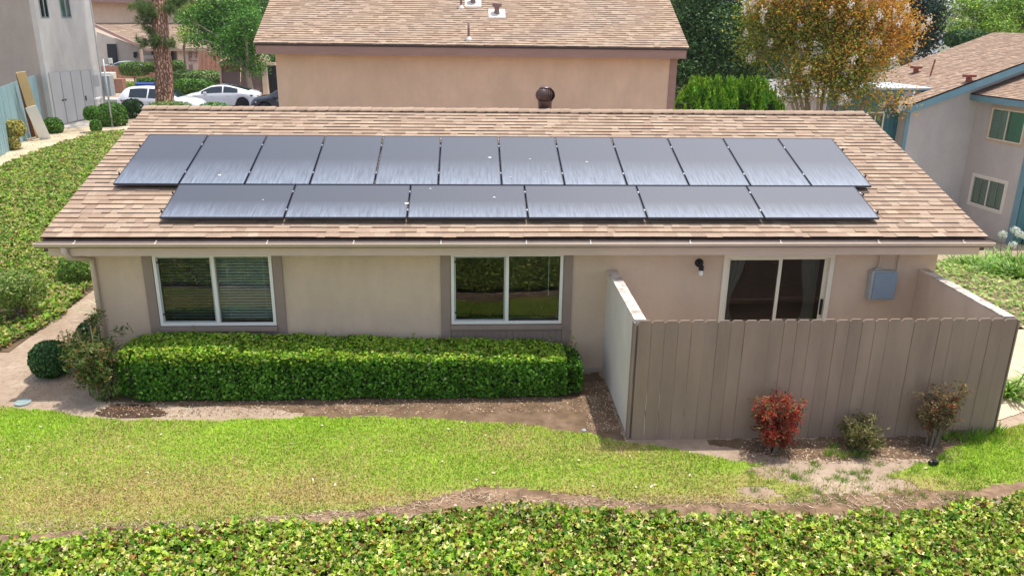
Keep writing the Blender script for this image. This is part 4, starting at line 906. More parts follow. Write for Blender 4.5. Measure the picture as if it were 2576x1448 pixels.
# ================================================================== cars
def carpaint(name, col, rough=.25):
    m, n, b, o = newmat(name); t = noise_node(n, 3, 3, objvec(n)); c = mixc(n, ramp(n, t.outputs[0], .3, .7), col, tuple(x*.93 for x in col)); n.links.new(c, b.inputs['Base Color'])
    b.inputs['Roughness'].default_value = rough; b.inputs['Coat Weight'].default_value = 1; b.inputs['Coat Roughness'].default_value = .05; return m
MT['car_white'] = carpaint('white car paint', (.78, .79, .82)); MT['car_navy'] = carpaint('dark navy car paint', (.012, .016, .03)); MT['car_silver'] = carpaint('silver blue car paint', (.42, .48, .55))
MT['car_glass'] = solid('tinted car glass', (.012, .02, .028), .06, .05, 2, spec=.9); MT['tyre'] = solid('tyre rubber', (.02, .02, .02), .85, .1, 9); MT['rim'] = solid('alloy rim', (.55, .56, .58), .3, .05, 9, metal=.6); MT['dark_rim'] = solid('dark aero rim', (.05, .055, .07), .35, .1, 9, metal=.4)
MT['tail_lamp'] = solid('red lamp lens', (.28, .01, .015), .2, .1, 9, spec=.7); MT['head_lamp'] = solid('clear lamp lens', (.55, .58, .62), .1, .1, 9, spec=.9)
def car(name, loc, rz, paint, L, Wd, H, top, belt, low, wheels, wr, label, rim='rim', glass_x=None, group='cars parked along the street', roofmat=None, sill=.24):
    """top/belt: lists (x,z) along the car from rear (x=0) to front (x=L)"""
    e = empty(name, loc, rz, label, 'car', group); xs_ = np.linspace(0, L, 61)
    tp = np.interp(xs_, *zip(*top)); bt = np.interp(xs_, *zip(*belt)); 
    for _ in range(2): tp = np.convolve(np.pad(tp, 1, 'edge'), [.25, .5, .25], 'valid'); bt = np.convolve(np.pad(bt, 1, 'edge'), [.25, .5, .25], 'valid')
    bt = np.minimum(bt, tp)
    plan = lambda x: Wd/2*(1-.22*max(0, (abs(x/L-.5)-.36)/.14)**2.2)
    def zlow(x):
        z = sill
        for w in wheels:
            d = abs(x-w)
            if d < wr*1.18: z = max(z, math.sqrt((wr*1.18)**2-d*d)+wr*.96)
        return z
    def sec(i, s):
        x = xs_[i]; w = plan(x); zl = zlow(x); b_ = max(bt[i], zl+.05); t_ = max(tp[i], b_); gh = t_-b_
        wt = w-.06-.30*gh/ .5 if gh > .02 else w-.05
        P = [(w*.93, zl), (w*.985, zl+(b_-zl)*.3), (w, zl+(b_-zl)*.65), (w*.965, b_-.01), (max(wt, .3)*.99 if gh > .02 else w*.9, t_-.05 if gh > .08 else b_+.5*gh+.01), ((wt-.14) if gh > .02 else w*.7, t_-.004), (w*.35, t_+.012), (0, t_+.018)]
        return [(x-L/2, s*y, z) for y, z in P]
    V, Fq = [], []
    R_ = [sec(i, 1)+sec(i, -1)[::-1][1:] for i in range(61)]; k = len(R_[0])
    for r in R_: V += r
    for i in range(60):
        for j in range(k-1): Fq.append((i*k+j, i*k+j+1, (i+1)*k+j+1, (i+1)*k+j))
    body = np_mesh('body', V, Fq, MT[paint], None, e, True)
    c = MB(); c.add(R_[0], [tuple(range(k))]); c.add(R_[-1], [tuple(range(k))]); c.build('bumper', MT[paint], e)
    u = MB(); u.box((-L/2+.12, -Wd/2+.12, .16), (L/2-.12, Wd/2-.12, .62)); u.build('underbody', MT['black'], e)
    # glazing: patches slightly proud of the body
    gx = glass_x
    def off(p, q, r, s_, d=.012):
        a = np.array(p); nn = np.cross(np.array(q)-a, np.array(s_)-a); return nn/(np.linalg.norm(nn)+1e-9)*d
    for s, o_ in ((1, 1), (-1, -1)):
        for (a, b_) in gx['side']:
            g = MB(); ia, ib = np.searchsorted(xs_, a), np.searchsorted(xs_, b_)
            for i in range(ia, ib):
                A, B = sec(i, s), sec(i+1, s)
                lo0, hi0, lo1, hi1 = (np.array(A[3]), np.array(A[4]), np.array(B[3]), np.array(B[4]))
                if hi0[2]-lo0[2] < .06 and hi1[2]-lo1[2] < .06: continue
                q = [lo0+.10*(hi0-lo0), lo1+.10*(hi1-lo1), lo1+.94*(hi1-lo1), lo0+.94*(hi0-lo0)]
                g.add([p+np.array([0, s*.010, .004]) for p in q], [(0, 1, 2, 3)])
            if g.v: g.build('side_window', MT['car_glass'], e)
    for nm, (a, b_) in (('windscreen', gx['front']), ('rear_window', gx['rear'])):
        g = MB(); ia, ib = np.searchsorted(xs_, a), np.searchsorted(xs_, b_)
        for i in range(ia, ib):
            A, B = R_[i], R_[i+1]
            for j in range(5, 9):
                q = [np.array(A[j]), np.array(A[j+1]), np.array(B[j+1]), np.array(B[j])]
                g.add([p+np.array([.008*(1 if nm == 'windscreen' else -1), 0, .01]) for p in q], [(0, 1, 2, 3)])
        g.build(nm, MT['car_glass'], e)
    if roofmat:
        g = MB(); ia, ib = np.searchsorted(xs_, roofmat[0]), np.searchsorted(xs_, roofmat[1])
        for i in range(ia, ib):
            A, B = R_[i], R_[i+1]
            for j in range(5, 9): g.add([np.array(p)+np.array([0, 0, .009]) for p in (A[j], A[j+1], B[j+1], B[j])], [(0, 1, 2, 3)])
        g.build('glass_roof', MT['car_glass'], e)
    for x in wheels:
        for s in (1, -1):
            w = MB(); w.lathe((0, 0, 0), [(wr*.62, -.11), (wr*.97, -.11), (wr, -.08), (wr, .08), (wr*.97, .11), (wr*.62, .11)], 24)
            yy = s*(Wd/2-.12); o = w.build('wheel', MT['tyre'], e, True); o.location = (x-L/2, yy, wr); o.rotation_euler = (math.pi/2, 0, 0)
            w = MB(); w.lathe((0, 0, 0), [(.02, .085*1), (wr*.16, .09), (wr*.2, .075)], 12)
            for k_ in range(10 if rim == 'rim' else 5):
                a = 2*math.pi*k_/(10 if rim == 'rim' else 5); c_, s_ = math.cos(a), math.sin(a); hw = .016 if rim == 'rim' else .07
                for z in (.07, -.09): w.add([(r*c_-t*s_, r*s_+t*c_, z) for r, t in ((wr*.12, -hw), (wr*.64, -hw*1.2), (wr*.64, hw*1.2), (wr*.12, hw))], [(0, 1, 2, 3)])
            w.lathe((0, 0, 0), [(wr*.60, -.095), (wr*.66, -.113), (wr*.66, .113), (wr*.60, .095)], 24)
            r_ = w.build('rim', MT[rim], o); 
            if s > 0: r_.scale = (1, 1, -1)
    m = [MB(), MB()]
    for s in (1, -1):
        b = MB(); yb = s*(plan(.15)-.02); zz = np.interp(.2, *zip(*belt))-.10
        b.add([(-L/2+.0-.012, s*(plan(0)-.28), zz), (-L/2-.012, s*(plan(0)-.02), zz+.01), (-L/2+.42, s*(plan(.42)+.012), zz+.07), (-L/2+.42, s*(plan(.42)+.012), zz-.03), (-L/2-.012, s*(plan(0)-.02), zz-.14), (-L/2-.012, s*(plan(0)-.28), zz-.12)], [(0, 1, 4, 5), (1, 2, 3, 4)]); b.build('tail_light', MT['tail_lamp'], e)
        b = MB(); zf = np.interp(L-.25, *zip(*belt))-.16
        b.add([(L/2+.012, s*(plan(L)-.30), zf-.02), (L/2+.012, s*(plan(L)-.02), zf), (L/2-.45, s*(plan(L-.45)+.012), zf+.12), (L/2-.45, s*(plan(L-.45)+.012), zf+.02), (L/2+.012, s*(plan(L)-.02), zf-.14), (L/2+.012, s*(plan(L)-.30), zf-.13)], [(0, 1, 4, 5), (1, 2, 3, 4)]); b.build('headlight', MT['head_lamp'], e)
        b = MB(); xm = gx['mirror']-L/2; zb_ = np.interp(gx['mirror'], *zip(*belt)); b.box((xm-.08, s*(Wd/2)-.06+(.0 if s > 0 else -.12), zb_-.01), (xm+.10, s*(Wd/2)+.12*(1 if s > 0 else .5), zb_+.13)); b.build('mirror', MT[paint], e, bevel=.03)
        for xh in gx.get('handles', ()):
            b = MB(); b.box((xh-L/2-.09, s*(Wd/2*.985)-.012, zb_-.15), (xh-L/2+.09, s*(Wd/2*.985)+.02, zb_-.12)); b.build('door_handle', MT['galv'], e)
    return e
suv_top = [(0, .95), (.04, 1.02), (.35, 1.48), (.6, 1.60), (1.4, 1.655), (2.2, 1.63), (2.65, 1.56), (3.45, 1.10), (3.9, 1.04), (4.4, .93), (4.58, .80), (4.62, .60)]
suv_belt = [(0, .95), (.5, 1.06), (1.5, 1.03), (3.2, .97), (3.6, .95), (4.4, .84), (4.58, .72), (4.62, .55)]
q = at(412, 262, z=.0, ) ; q = at(408, 240, d=46.0)
car('parked_car', (q[0], q[1], 0), math.radians(-4), 'car_white', 4.62, 1.85, 1.66, suv_top, suv_belt, .22, (.82, 3.62), .36, 'white hatchback with red tail lamps, half hidden behind the pine trunk', 'rim', dict(side=[(.75, 1.75), (1.82, 3.3)], front=(2.72, 3.42), rear=(.03, .36), mirror=3.05, handles=(1.9, 2.9)))
sed_top = [(0, .80), (.04, .98), (.45, 1.09), (1.1, 1.27), (1.8, 1.42), (2.3, 1.44), (2.8, 1.38), (3.25, 1.18), (3.62, .98), (4.2, .86), (4.55, .72), (4.69, .52)]
sed_belt = [(0, .78), (.04, .90), (.9, .98), (2.0, .96), (3.4, .91), (3.65, .89), (4.2, .78), (4.55, .66), (4.69, .48)]
q = at(558, 245, d=50.5)
car('parked_car', (q[0], q[1], .01), math.radians(183), 'car_white', 4.69, 1.85, 1.44, sed_top, sed_belt, .2, (.93, 3.80), .345, 'white electric sedan with dark glass roof parked right of the pine', 'dark_rim', dict(side=[(1.15, 2.0), (2.06, 3.35)], front=(2.85, 3.6), rear=(.5, 1.25), mirror=3.1, handles=(1.75, 2.75)), roofmat=(1.25, 2.85))
dk_top = [(0, .95), (.1, 1.1), (.5, 1.5), (1.2, 1.66), (2.3, 1.64), (2.7, 1.52), (3.4, 1.12), (3.9, 1.04), (4.35, .92), (4.5, .75), (4.52, .5)]
dk_belt = [(0, .95), (.6, 1.05), (3.3, .99), (3.6, .97), (4.3, .84), (4.5, .66), (4.52, .45)]
q = at(732, 262, d=48.0)
car('parked_car', (q[0], q[1], .01), math.radians(182), 'car_navy', 4.52, 1.82, 1.66, dk_top, dk_belt, .22, (.86, 3.62), .36, 'dark navy car nosing out from behind the rear house', 'rim', dict(side=[(.8, 1.7), (1.78, 3.2)], front=(2.75, 3.38), rear=(.12, .48), mirror=3.0, handles=(1.9, 2.8)))
q = at(318, 172, d=77); zc = float(at(318, 153, d=77)[2])-1.44
car('parked_car', (q[0], q[1], zc), math.radians(180), 'car_silver', 4.69, 1.85, 1.44, sed_top, sed_belt, .2, (.93, 3.80), .345, 'silver blue car roof showing above the brown fence by the porch', 'rim', dict(side=[(1.15, 2.0), (2.06, 3.35)], front=(2.85, 3.6), rear=(.5, 1.25), mirror=3.1))
# ================================================================== lawn
up_px = [(-420, 1012), (-200, 1020), (0, 1024), (60, 1025), (130, 1033), (200, 1046), (320, 1056), (480, 1058), (640, 1054), (800, 1050), (1000, 1051), (1150, 1057), (1300, 1068), (1420, 1082), (1500, 1097), (1560, 1110), (1650, 1122), (1780, 1145), (1880, 1162), (1960, 1180)]
rt_px = [(2120, 1215), (2230, 1195), (2330, 1165), (2420, 1112), (2500, 1082), (2576, 1066), (2800, 1030), (3000, 1000)]
lo_px = [(3000, 1140), (2800, 1165), (2576, 1215), (2400, 1232), (2200, 1245), (1950, 1262), (1800, 1268), (1600, 1262), (1400, 1240), (1300, 1222), (1200, 1222), (1100, 1250), (1000, 1270), (800, 1290), (600, 1305), (400, 1318), (200, 1332), (0, 1350), (-300, 1372), (-500, 1385)]
LAWN = [tuple(at(x, y, z=0)[:2]) for x, y in up_px+rt_px+lo_px]; LAWN = [(-9.5, -.2)]+LAWN+[(-9.5, -4.6)]
def g2(px, py): return at(px, py, z=0)[:2]
def lawn_mask(x, y):
    m = in_poly(x+.10*(fbm(x, y, 31, 3.)-.5), y+.16*(fbm(x, y, 32, 3.)-.5), LAWN).astype(float)
    # bare and thin areas
    for (px, py, rx, ry, s) in ((2060, 1190, 1.0, .34, 1.), (2200, 1225, .9, .22, .9), (1900, 1235, .35, .14, .8), (2330, 1250, .7, .15, .8), (1180, 1250, .5, .16, .95), (1950, 1180, .5, .12, .7), (2100, 1250, 1.2, .12, .8)):
        c = g2(px, py); d = ((x-c[0])/rx)**2+((y-c[1])/ry)**2
        m *= 1-s*np.exp(-d*1.1)*(.55+.9*fbm(x, y, 41, 2.2))
    # distance to the lower edge thins the sward
    return np.clip(m, 0, 1)
def lawn_brown(x, y):
    b = .27+.85*(fbm(x, y, 21, .55)-.45)
    for (px, py, rx, ry, s) in ((380, 1250, 2.2, .55, .36), (80, 1270, 1.3, .5, .22), (700, 1230, 1.8, .5, .16), (1560, 1130, .55, .22, .5), (500, 1180, 1.2, .3, .15), (1900, 1200, .6, .2, .35), (2250, 1220, 1.2, .25, .55), (1900, 1255, 2.0, .18, .35), (1120, 1250, 1.6, .15, .45)):
        c = g2(px, py); b += s*np.exp(-(((x-c[0])/rx)**2+((y-c[1])/ry)**2))
    for (px, py, rx, ry, s) in ((1330, 1180, 1.3, .45, .22), (100, 1060, 1.2, .3, .25), (2450, 1140, 1.0, .35, .4), (900, 1070, 2, .25, .2), (1850, 1180, .6, .3, .2)):
        c = g2(px, py); b -= s*np.exp(-(((x-c[0])/rx)**2+((y-c[1])/ry)**2))
    return np.clip(b+.22*(fbm(x, y, 22, 5)-.5), 0, 1)
# turf base
cell = .06; X = np.arange(-9.6, 17, cell); Y = np.arange(-5., .4, cell); gx_, gy_ = np.meshgrid(X, Y); gx_ = gx_.ravel(); gy_ = gy_.ravel()
k = lawn_mask(gx_+cell/2, gy_+cell/2) > .42; gx_ = gx_[k]; gy_ = gy_[k]
C = np.stack([np.stack([gx_+dx*cell, gy_+dy*cell], -1) for dx, dy in ((0, 0), (1, 0), (1, 1), (0, 1))], 1).reshape(-1, 2)
bb = lawn_brown(C[:, 0], C[:, 1])[:, None]; MT['turf'] = solid('turf', (1, 1, 1), .95, .2, 12, .4, 60, .1, attr=True)
tag(np_mesh('lawn', np.column_stack([C, zt(C[:, 0], C[:, 1])+.006]), np.arange(len(C)).reshape(-1, 4), MT['turf'], np.array([.20, .31, .03])*(1-bb)+np.array([.32, .22, .11])*bb), kind='structure')
nb = 400000; x = np.where(rng.random(nb) < .86, rng.uniform(-3.3, 16.5, nb), rng.uniform(-9.6, -3.3, nb)); y = rng.uniform(-4.8, .3, nb); mk = lawn_mask(x, y); k = rng.random(nb) < mk**1.3*.95
x, y = x[k], y[k]; n = len(x); bw = lawn_brown(x, y); isb = rng.random(n) < np.clip(bw*1.25-.05, 0, .95)
cg = pal_cols(n, [(.28, .46, .035), (.36, .51, .045), (.20, .39, .025), (.47, .54, .09)], (3, 3, 2, 1.6)); cb = pal_cols(n, [(.52, .43, .15), (.44, .34, .12), (.56, .48, .22), (.34, .24, .12)], (3, 2, 2, 1))
cg *= (.82+.4*fbm(x, y, 51, 1.1))[:, None]
cols = np.where(isb[:, None], cb, cg)
hgt = .030*(.6+.8*rng.random(n))*(1+1.0*np.exp(-(((x-13.0)/.7)**2+((y+1.95)/.25)**2))*1.6)
a = rng.random(n)*6.283; ln = .012+.022*rng.random(n); w = .0055+.004*rng.random(n)
base = np.column_stack([x, y, zt(x, y)+.004]); dr = np.column_stack([np.cos(a), np.sin(a), 0*a]); sd = np.column_stack([-np.sin(a), np.cos(a), 0*a])
V = np.stack([base-sd*w[:, None], base+sd*w[:, None], base+dr*ln[:, None]+np.array([0, 0, 1])*hgt[:, None]], 1).reshape(-1, 3)
tag(np_mesh('grass', V, np.arange(len(V)).reshape(-1, 3), MT['grass'], np.repeat(cols, 3, 0)), 'short green and straw coloured grass on the lawn', 'grass', kind='stuff')
# stray tufts on the bare ground by the bushes
tp = []
for k in range(130):
    px = random.uniform(1880, 2480); py = random.uniform(1165, 1265); tp.append((*g2(px, py), .05*random.uniform(.5, 1.3)))
for k in range(26): px = random.uniform(2380, 2520); tp.append((*g2(px, 1085+random.uniform(-6, 26)), .13*random.uniform(.6, 1.3)))
for k in range(12): px = random.uniform(2080, 2230); tp.append((*g2(px, 1120+random.uniform(0, 40)), .09*random.uniform(.6, 1.3)))
P, D, Sz = [], [], []
for x_, y_, h_ in tp:
    for j in range(46): a_ = random.random()*6.28; rr = random.random()*.06; P.append((x_+rr*math.cos(a_), y_+rr*math.sin(a_), 0)); D.append((math.cos(a_)*.5, math.sin(a_)*.5, 1)); Sz.append(h_*random.uniform(.6, 1.3))
P = np.array(P); D = norm(np.array(D)); N = np.cross(D, rng.normal(size=D.shape))
o = leaves('grass_tufts', P, N, np.array(Sz), (T_NEEDLE[0]*np.array([1.6, 1, 1]), T_NEEDLE[1]), pal_cols(len(P), [(.20, .36, .03), (.13, .27, .03), (.30, .40, .08)], None), MT['grass'], None, .1, along=D)
tag(o, 'bright green grass tufts on the bare soil below the fence', 'grass', kind='stuff')
ivy_px0 = [(-700, 1400), (-300, 1372), (0, 1357), (200, 1342), (400, 1324), (560, 1318), (700, 1305), (900, 1303), (1000, 1296), (1150, 1275), (1300, 1268), (1500, 1276), (1600, 1288), (1800, 1293), (2000, 1291), (2180, 1283), (2260, 1292), (2330, 1275), (2400, 1257), (2576, 1246), (2900, 1230), (3300, 1200)]
# ================================================================== leaf litter and straw
def litter(name, n, region, label, pal=((.30, .17, .09), (.42, .28, .17), (.20, .11, .07), (.55, .44, .32)), size=.03, z=.012, tm=T_DIAM):
    P = []
    while len(P) < n:
        x_, y_ = region()
        P.append((x_, y_, float(zt(x_, y_))+z*random.random()+.006))
    P = np.array(P); o = leaves(name, P, np.tile([0, 0, 1.], (n, 1)), size, tm, pal_cols(n, pal), MT['litter'], None, .35); return tag(o, label, 'litter', kind='stuff')
def rpx(x0, x1, y0, y1): return lambda: tuple(g2(random.uniform(x0, x1), random.uniform(y0, y1)))
litter('leaf_litter', 2600, lambda: (random.uniform(.3, 7.8), -.62-.5*random.random()**1.3), 'brown dead leaves scattered along the bed in front of the hedge')
litter('leaf_litter', 1500, rpx(1475, 1585, 960, 1085), 'dark leaf litter in the corner between hedge and patio wall')
litter('leaf_litter', 2600, rpx(1860, 2420, 1085, 1165), 'dry leaves and twigs under the three small bushes by the fence')
litter('straw', 4200, lambda: tuple(g2(xx := random.uniform(-100, 2576), 1262+58*math.exp(-((xx-200)/800)**2)*1.1-25*math.exp(-((xx-1180)/140)**2)+random.gauss(0, 9))), 'dry straw and roots along the worn edge between lawn and ivy', ((.45, .34, .22), (.34, .24, .15), (.60, .50, .36), (.22, .14, .09)), .055, .02, (T_NEEDLE[0]*np.array([2.2, 1, 1]), T_NEEDLE[1]))
litter('leaf_litter', 700, rpx(40, 300, 930, 1020), 'small brown leaves on the dirt left of the hedge', size=.025)
MT['bed'] = solid('brown bed soil', (.15, .10, .062), .95, .35, 5, .6, 40, .1, col2=(.24, .165, .11), cov=(.5, .7))
def rag(pts, a=.06):
    out = []
    for (x0, y0), (x1, y1) in zip(pts, pts[1:]+pts[:1]):
        n_ = max(1, int(math.hypot(x1-x0, y1-y0)/.12))
        for i in range(n_): out.append((x0+(x1-x0)*i/n_+random.uniform(-a, a), y0+(y1-y0)*i/n_+random.uniform(-a, a)))
    return out
sheet('bed_soil', rag([(.25, .3), (8.0, .3), (8.0, -2.0), (7.6, -1.95), (6.8, -1.6), (5.5, -1.5), (4.4, -1.4), (3.6, -1.3), (3.2, -1.0), (2.4, -.80), (1.2, -.74), (.2, -.55)]), MT['bed'], .0045, .025)
sheet('bed_soil', rag([(9.1, -2.0), (13.3, -1.95), (13.0, -2.3), (12.2, -2.6), (11.2, -2.55), (10.3, -2.6), (9.5, -2.3)]), MT['bed'], .0045, .025)
_a = [tuple(at(x, y-7, z=0)[:2]) for x, y in lo_px[2:]]; _b = [tuple(at(x, y+10, z=0)[:2]) for x, y in ivy_px0[::-1]]
MT['worn'] = solid('worn brown soil', (.25, .165, .105), .95, .35, 6, .6, 40, .1, col2=(.14, .09, .055), cov=(.45, .6))
sheet('soil_strip', rag(_a[::-1]+_b, .05), MT['worn'], .0045, .05)
litter('leaf_litter', 170, lambda: (random.uniform(-2, 13), random.uniform(-3.6, -1.3)), 'scattered pale dead leaves lying on the lawn', ((.62, .52, .40), (.35, .22, .12), (.70, .64, .52)), .05, .03)
MT['wet'] = solid('wet dark soil', (.075, .045, .03), .35, .3, 7, .5, 40, .5)
wp = [at(330+82*math.cos(t)*(1+.2*math.sin(3*t)), 1034+20*math.sin(t)*(1+.15*math.cos(2*t)), z=0)[:2] for t in np.linspace(0, 6.28, 26)[:-1]]; sheet('wet_soil', wp, MT['wet'], .008, .03)
wp = [at(1640+160*math.cos(t)*.5, 1068+9*math.sin(t), z=0)[:2] for t in np.linspace(0, 6.28, 20)[:-1]]
# ================================================================== ivy
def terr_N(x, y):
    e_ = .1; return norm(np.column_stack([-(zt(x+e_, y)-zt(x-e_, y))/.2, -(zt(x, y+e_)-zt(x, y-e_))/.2, np.ones(len(x))]))
def ground_leaves(name, n, poly, h, size, tm, pal, wt, label, mat='leaf', jit=.45, dens=None, hn=.5, under=True, edge=.12):
    a = np.array(poly); x = rng.uniform(a[:, 0].min(), a[:, 0].max(), n); y = rng.uniform(a[:, 1].min(), a[:, 1].max(), n)
    k = in_poly(x+edge*(fbm(x, y, 61, 4)-.5)*2, y+edge*(fbm(x, y, 62, 4)-.5)*2, poly)
    if dens is not None: k &= rng.random(n) < dens(x, y)
    x, y = x[k], y[k]; n = len(x); hh = h*(.35+.9*fbm(x, y, 63, 2.2))
    dz = hh*(1-.75*rng.random(n)**2.2)
    P = np.column_stack([x, y, zt(x, y)+dz]); c = pal_cols(n, pal, wt)*(.8+.4*fbm(x, y, 64, 1.3))[:, None]
    return tag(leaves(name, P, terr_N(x, y)+.25*np.column_stack([0*x, -np.ones(n), 0*x]), size, tm, c, MT[mat], None, jit), label, 'ground cover', kind='stuff')
ivy_px = ivy_px0
IVY = [tuple(at(x, y+5, z=.07)[:2]) for x, y in ivy_px]+[(18, -6.1), (-10, -6.1), (-10, -4.6)]
IP = [(.36, .45, .05), (.22, .36, .025), (.08, .20, .015), (.54, .55, .15), (.40, .23, .06), (.15, .07, .03), (.64, .60, .26)]
ground_leaves('front_ivy', 105000, IVY, .15, .057, T_IVY, IP, (2.6, 3.2, 2.6, 1.5, .6, .8, .6), 'bright lime and green ivy covering the bank in the foreground', jit=.8)
_iv = sheet('ivy_soil', IVY, solid('dark mulch', (.035, .02, .013), .95, .4, 6, .6, 30, .1), .01, .12)
# ivy on the left bank
lp_px = [(-120, 960, 0), (0, 885, 0), (90, 840, 0), (150, 800, 0), (200, 762, 0), (222, 735, 0)]
LB = [tuple(at(x, y, z=z)[:2]) for x, y, z in lp_px]+[(-1.9, 6.0), (-1.3, 9), (-1.4, 16), (-3.0, 20.5)]+[tuple(at(x, y, z=1.1)[:2]) for x, y in ((300, 343), (230, 347), (150, 372), (60, 408), (0, 434), (-150, 490), (-300, 600), (-500, 800))]
def ld(x, y):
    d = np.ones(len(x))
    for (px, py, z, r) in ((40, 775, .3, .55), (185, 680, .4, .45), (5, 740, .3, .5)):
        c = at(px, py, z=z); d *= 1-.95*np.exp(-((x-c[0])**2+(y-c[1])**2)/r**2)
    return d
ground_leaves('bank_ivy', 210000, LB, .20, .062, T_LOBE, [(.16, .30, .025), (.26, .37, .04), (.08, .20, .015), (.38, .38, .09), (.30, .19, .06), (.46, .38, .17), (.16, .10, .04)], (3, 2.5, 2.5, 1.3, 1.1, .8, .7), 'green and yellowing ivy on the bank left of the house', dens=lambda x, y: ld(x, y)*(.55+.45*sm(22, 4, y)), jit=.5)
sheet('bank_soil', LB, solid('bank soil', (.13, .09, .055), .95, .3, 3, .4, 20, .1), .012, .3)
# right side ground cover
RB = [tuple(at(x, y, z=z)[:2]) for x, y, z in ((2372, 655, -.3), (2440, 640, -1.1), (2700, 640, -1.4), (2900, 700, -1.2), (2800, 860, -.4), (2576, 885, 0), (2540, 830, 0), (2500, 760, 0), (2400, 690, 0))]
RB = [(13.62, 1.2), (14.6, 1.55), (17, 2.4), (22, 5), (27, 9), (25, 14), (19.5, 12.5), (15.5, 9), (13.7, 5)]
ground_leaves('side_ground_cover', 26000, RB, .10, .085, T_ROUND, [(.22, .34, .05), (.32, .42, .10), (.14, .25, .04), (.40, .40, .16)], (3, 3, 1.5, 1), 'low yellow green ground cover right of the patio', jit=.4)
sheet('side_soil', RB, solid('side soil', (.20, .15, .09), .95, .3, 3, .4, 20, .1), .012, .3)
# paths
sheet('dirt_path', [(-15, 6), (-9.2, 13.5), (-11.0, 21), (-9.5, 22.5), (-6, 22), (-3.2, 21), (-5.5, 18), (-8.2, 12.2), (-10.5, 8)], solid('pale sandy dirt', (.56, .46, .33), .95, .15, 1.2, .4, 30, .1, col2=(.45, .36, .25)), .02, .4)
sheet('side_path', [(13.6, -1.6), (14.5, -1.2), (16.6, 1.0), (18.5, 3.0), (18.0, 3.3), (15.9, 1.7), (14.0, .6), (13.6, .2)], bpy.data.materials['pale sandy dirt'], .012, .03)
sheet('side_path', [tuple(at(x, y, z=-.9)[:2]) for x, y in ((2340, 638), (2380, 636), (2412, 642), (2405, 662), (2370, 662))], MT['concrete'], .05, .1)
sheet('sidewalk', [(-8, -7.6), (20, -7.6), (20, -6.3), (-8, -6.3)], MT['concrete'], .02, .4)
sheet('street', [(-20, -16), (32, -16), (32, -7.7), (-20, -7.7)], MT['asphalt'], .01, .8)
litter('dry_grass', 2500, lambda: (lambda t, s: (-8.6-1.4*s+.9*t*0, 14+6*t+1.0*s))(random.random(), random.gauss(0, .8)), 'sparse dry grass on the sandy dirt beside the teal fence', ((.30, .30, .12), (.42, .36, .18), (.22, .26, .09)), .09, .06, (T_NEEDLE[0]*np.array([2, 1, 1]), T_NEEDLE[1]))
# ================================================================== the long hedge
def box_hedge(name, c, r, n, size, pal, wt, label, top_bias=True, ang=0, tm=T_ROUND, core=(.03, .04, .015), wob=.05, cat='hedge', group=None, tilt=0., pal_sunlit_top=None):
    """clipped box hedge: centre, half sizes"""
    c = np.array(c, float); r = np.array(r, float); bz = float(zt(c[0], c[1])); e = empty(name, (c[0], c[1], bz), ang, label, cat, group)
    ar = np.array([r[1]*r[2], r[0]*r[2], r[0]*r[1]*1.35]); f = rng.choice(6, n, p=np.repeat(ar, 2)/ar.sum()/2)
    P = rng.uniform(-1, 1, (n, 3)); ax = f//2; sg = np.where(f % 2, 1., -1.); P[np.arange(n), ax] = sg
    N = np.zeros((n, 3)); N[np.arange(n), ax] = sg
    q = P/ (np.abs(P)**9).sum(1, keepdims=True)**(1/9.); P = q*r
    dep = rng.random(n)**1.7*.20; w_ = wob*(2*fbm(P[:, 0]+P[:, 1]*.7, P[:, 2]*1.3+P[:, 1], 71, 2.0)-1)
    P = P-N*dep[:, None]+N*w_[:, None]; P[:, 2] += (P[:, 2]+r[2])/(2*r[2])*P[:, 0]*tilt; P[:, 2] += c[2]-bz
    b = MB(); k = .13; b.box((-r[0]+k, -r[1]+k, c[2]-bz-r[2]+.05), (r[0]-k-.1, r[1]-k, c[2]-bz+r[2]-k-.12), core); b.build('stem', MT['leafcore'], e)  # solid core box, inner leaf shade and twig tone put into its colour
    cc = pal_cols(n, pal, wt)
    if pal_sunlit_top is not None: tpm = (f == 5) | ((P[:, 2]-(c[2]-bz)+rng.normal(size=n)*.03) > r[2]*.80); cc = np.where((tpm & (rng.random(n) < .85))[:, None], pal_cols(n, pal_sunlit_top), cc)  # top leaves brighter: sunlit look put into the fresh-growth colour
    pale = rng.random(n) < .008; cc[pale] = (.45, .50, .30)
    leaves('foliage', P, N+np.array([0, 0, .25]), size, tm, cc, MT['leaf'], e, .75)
    return e
MT['leafcore'] = solid('dark core and stems', (1, 1, 1), .9, .3, 9, attr=True)
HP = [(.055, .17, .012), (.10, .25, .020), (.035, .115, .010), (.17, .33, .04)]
box_hedge('box_hedge', (4.03, -.20, .375), (3.55, .46, .365), 88000, .047, HP, (3, 3, 2.5, 1.3), 'long clipped bright green hedge under the two white windows', wob=.07, tilt=-.034, pal_sunlit_top=[(.24, .42, .03), (.33, .48, .04), (.15, .33, .02), (.36, .40, .06)])  # darker sides and lime top carry the lit-from-above look in colour
b = MB()
for k in range(26):
    x = .6+7*k/26+random.uniform(-.1, .1); b.tube([(x, -.2, -.02), (x+random.uniform(-.12, .12), -.35+random.uniform(-.15, .1), .16)], [.018, .010], 5)
tag(b.build('hedge_stems', MT['bark']), 'bare woody stems showing under the long hedge', 'stems'); bpy.data.objects['hedge_stems'].parent = bpy.data.objects['box_hedge']; bpy.data.objects['hedge_stems'].matrix_parent_inverse = Matrix.Translation((-4.03, .16, 0)); 
for kk in ('category', 'label'): del bpy.data.objects['hedge_stems'][kk]
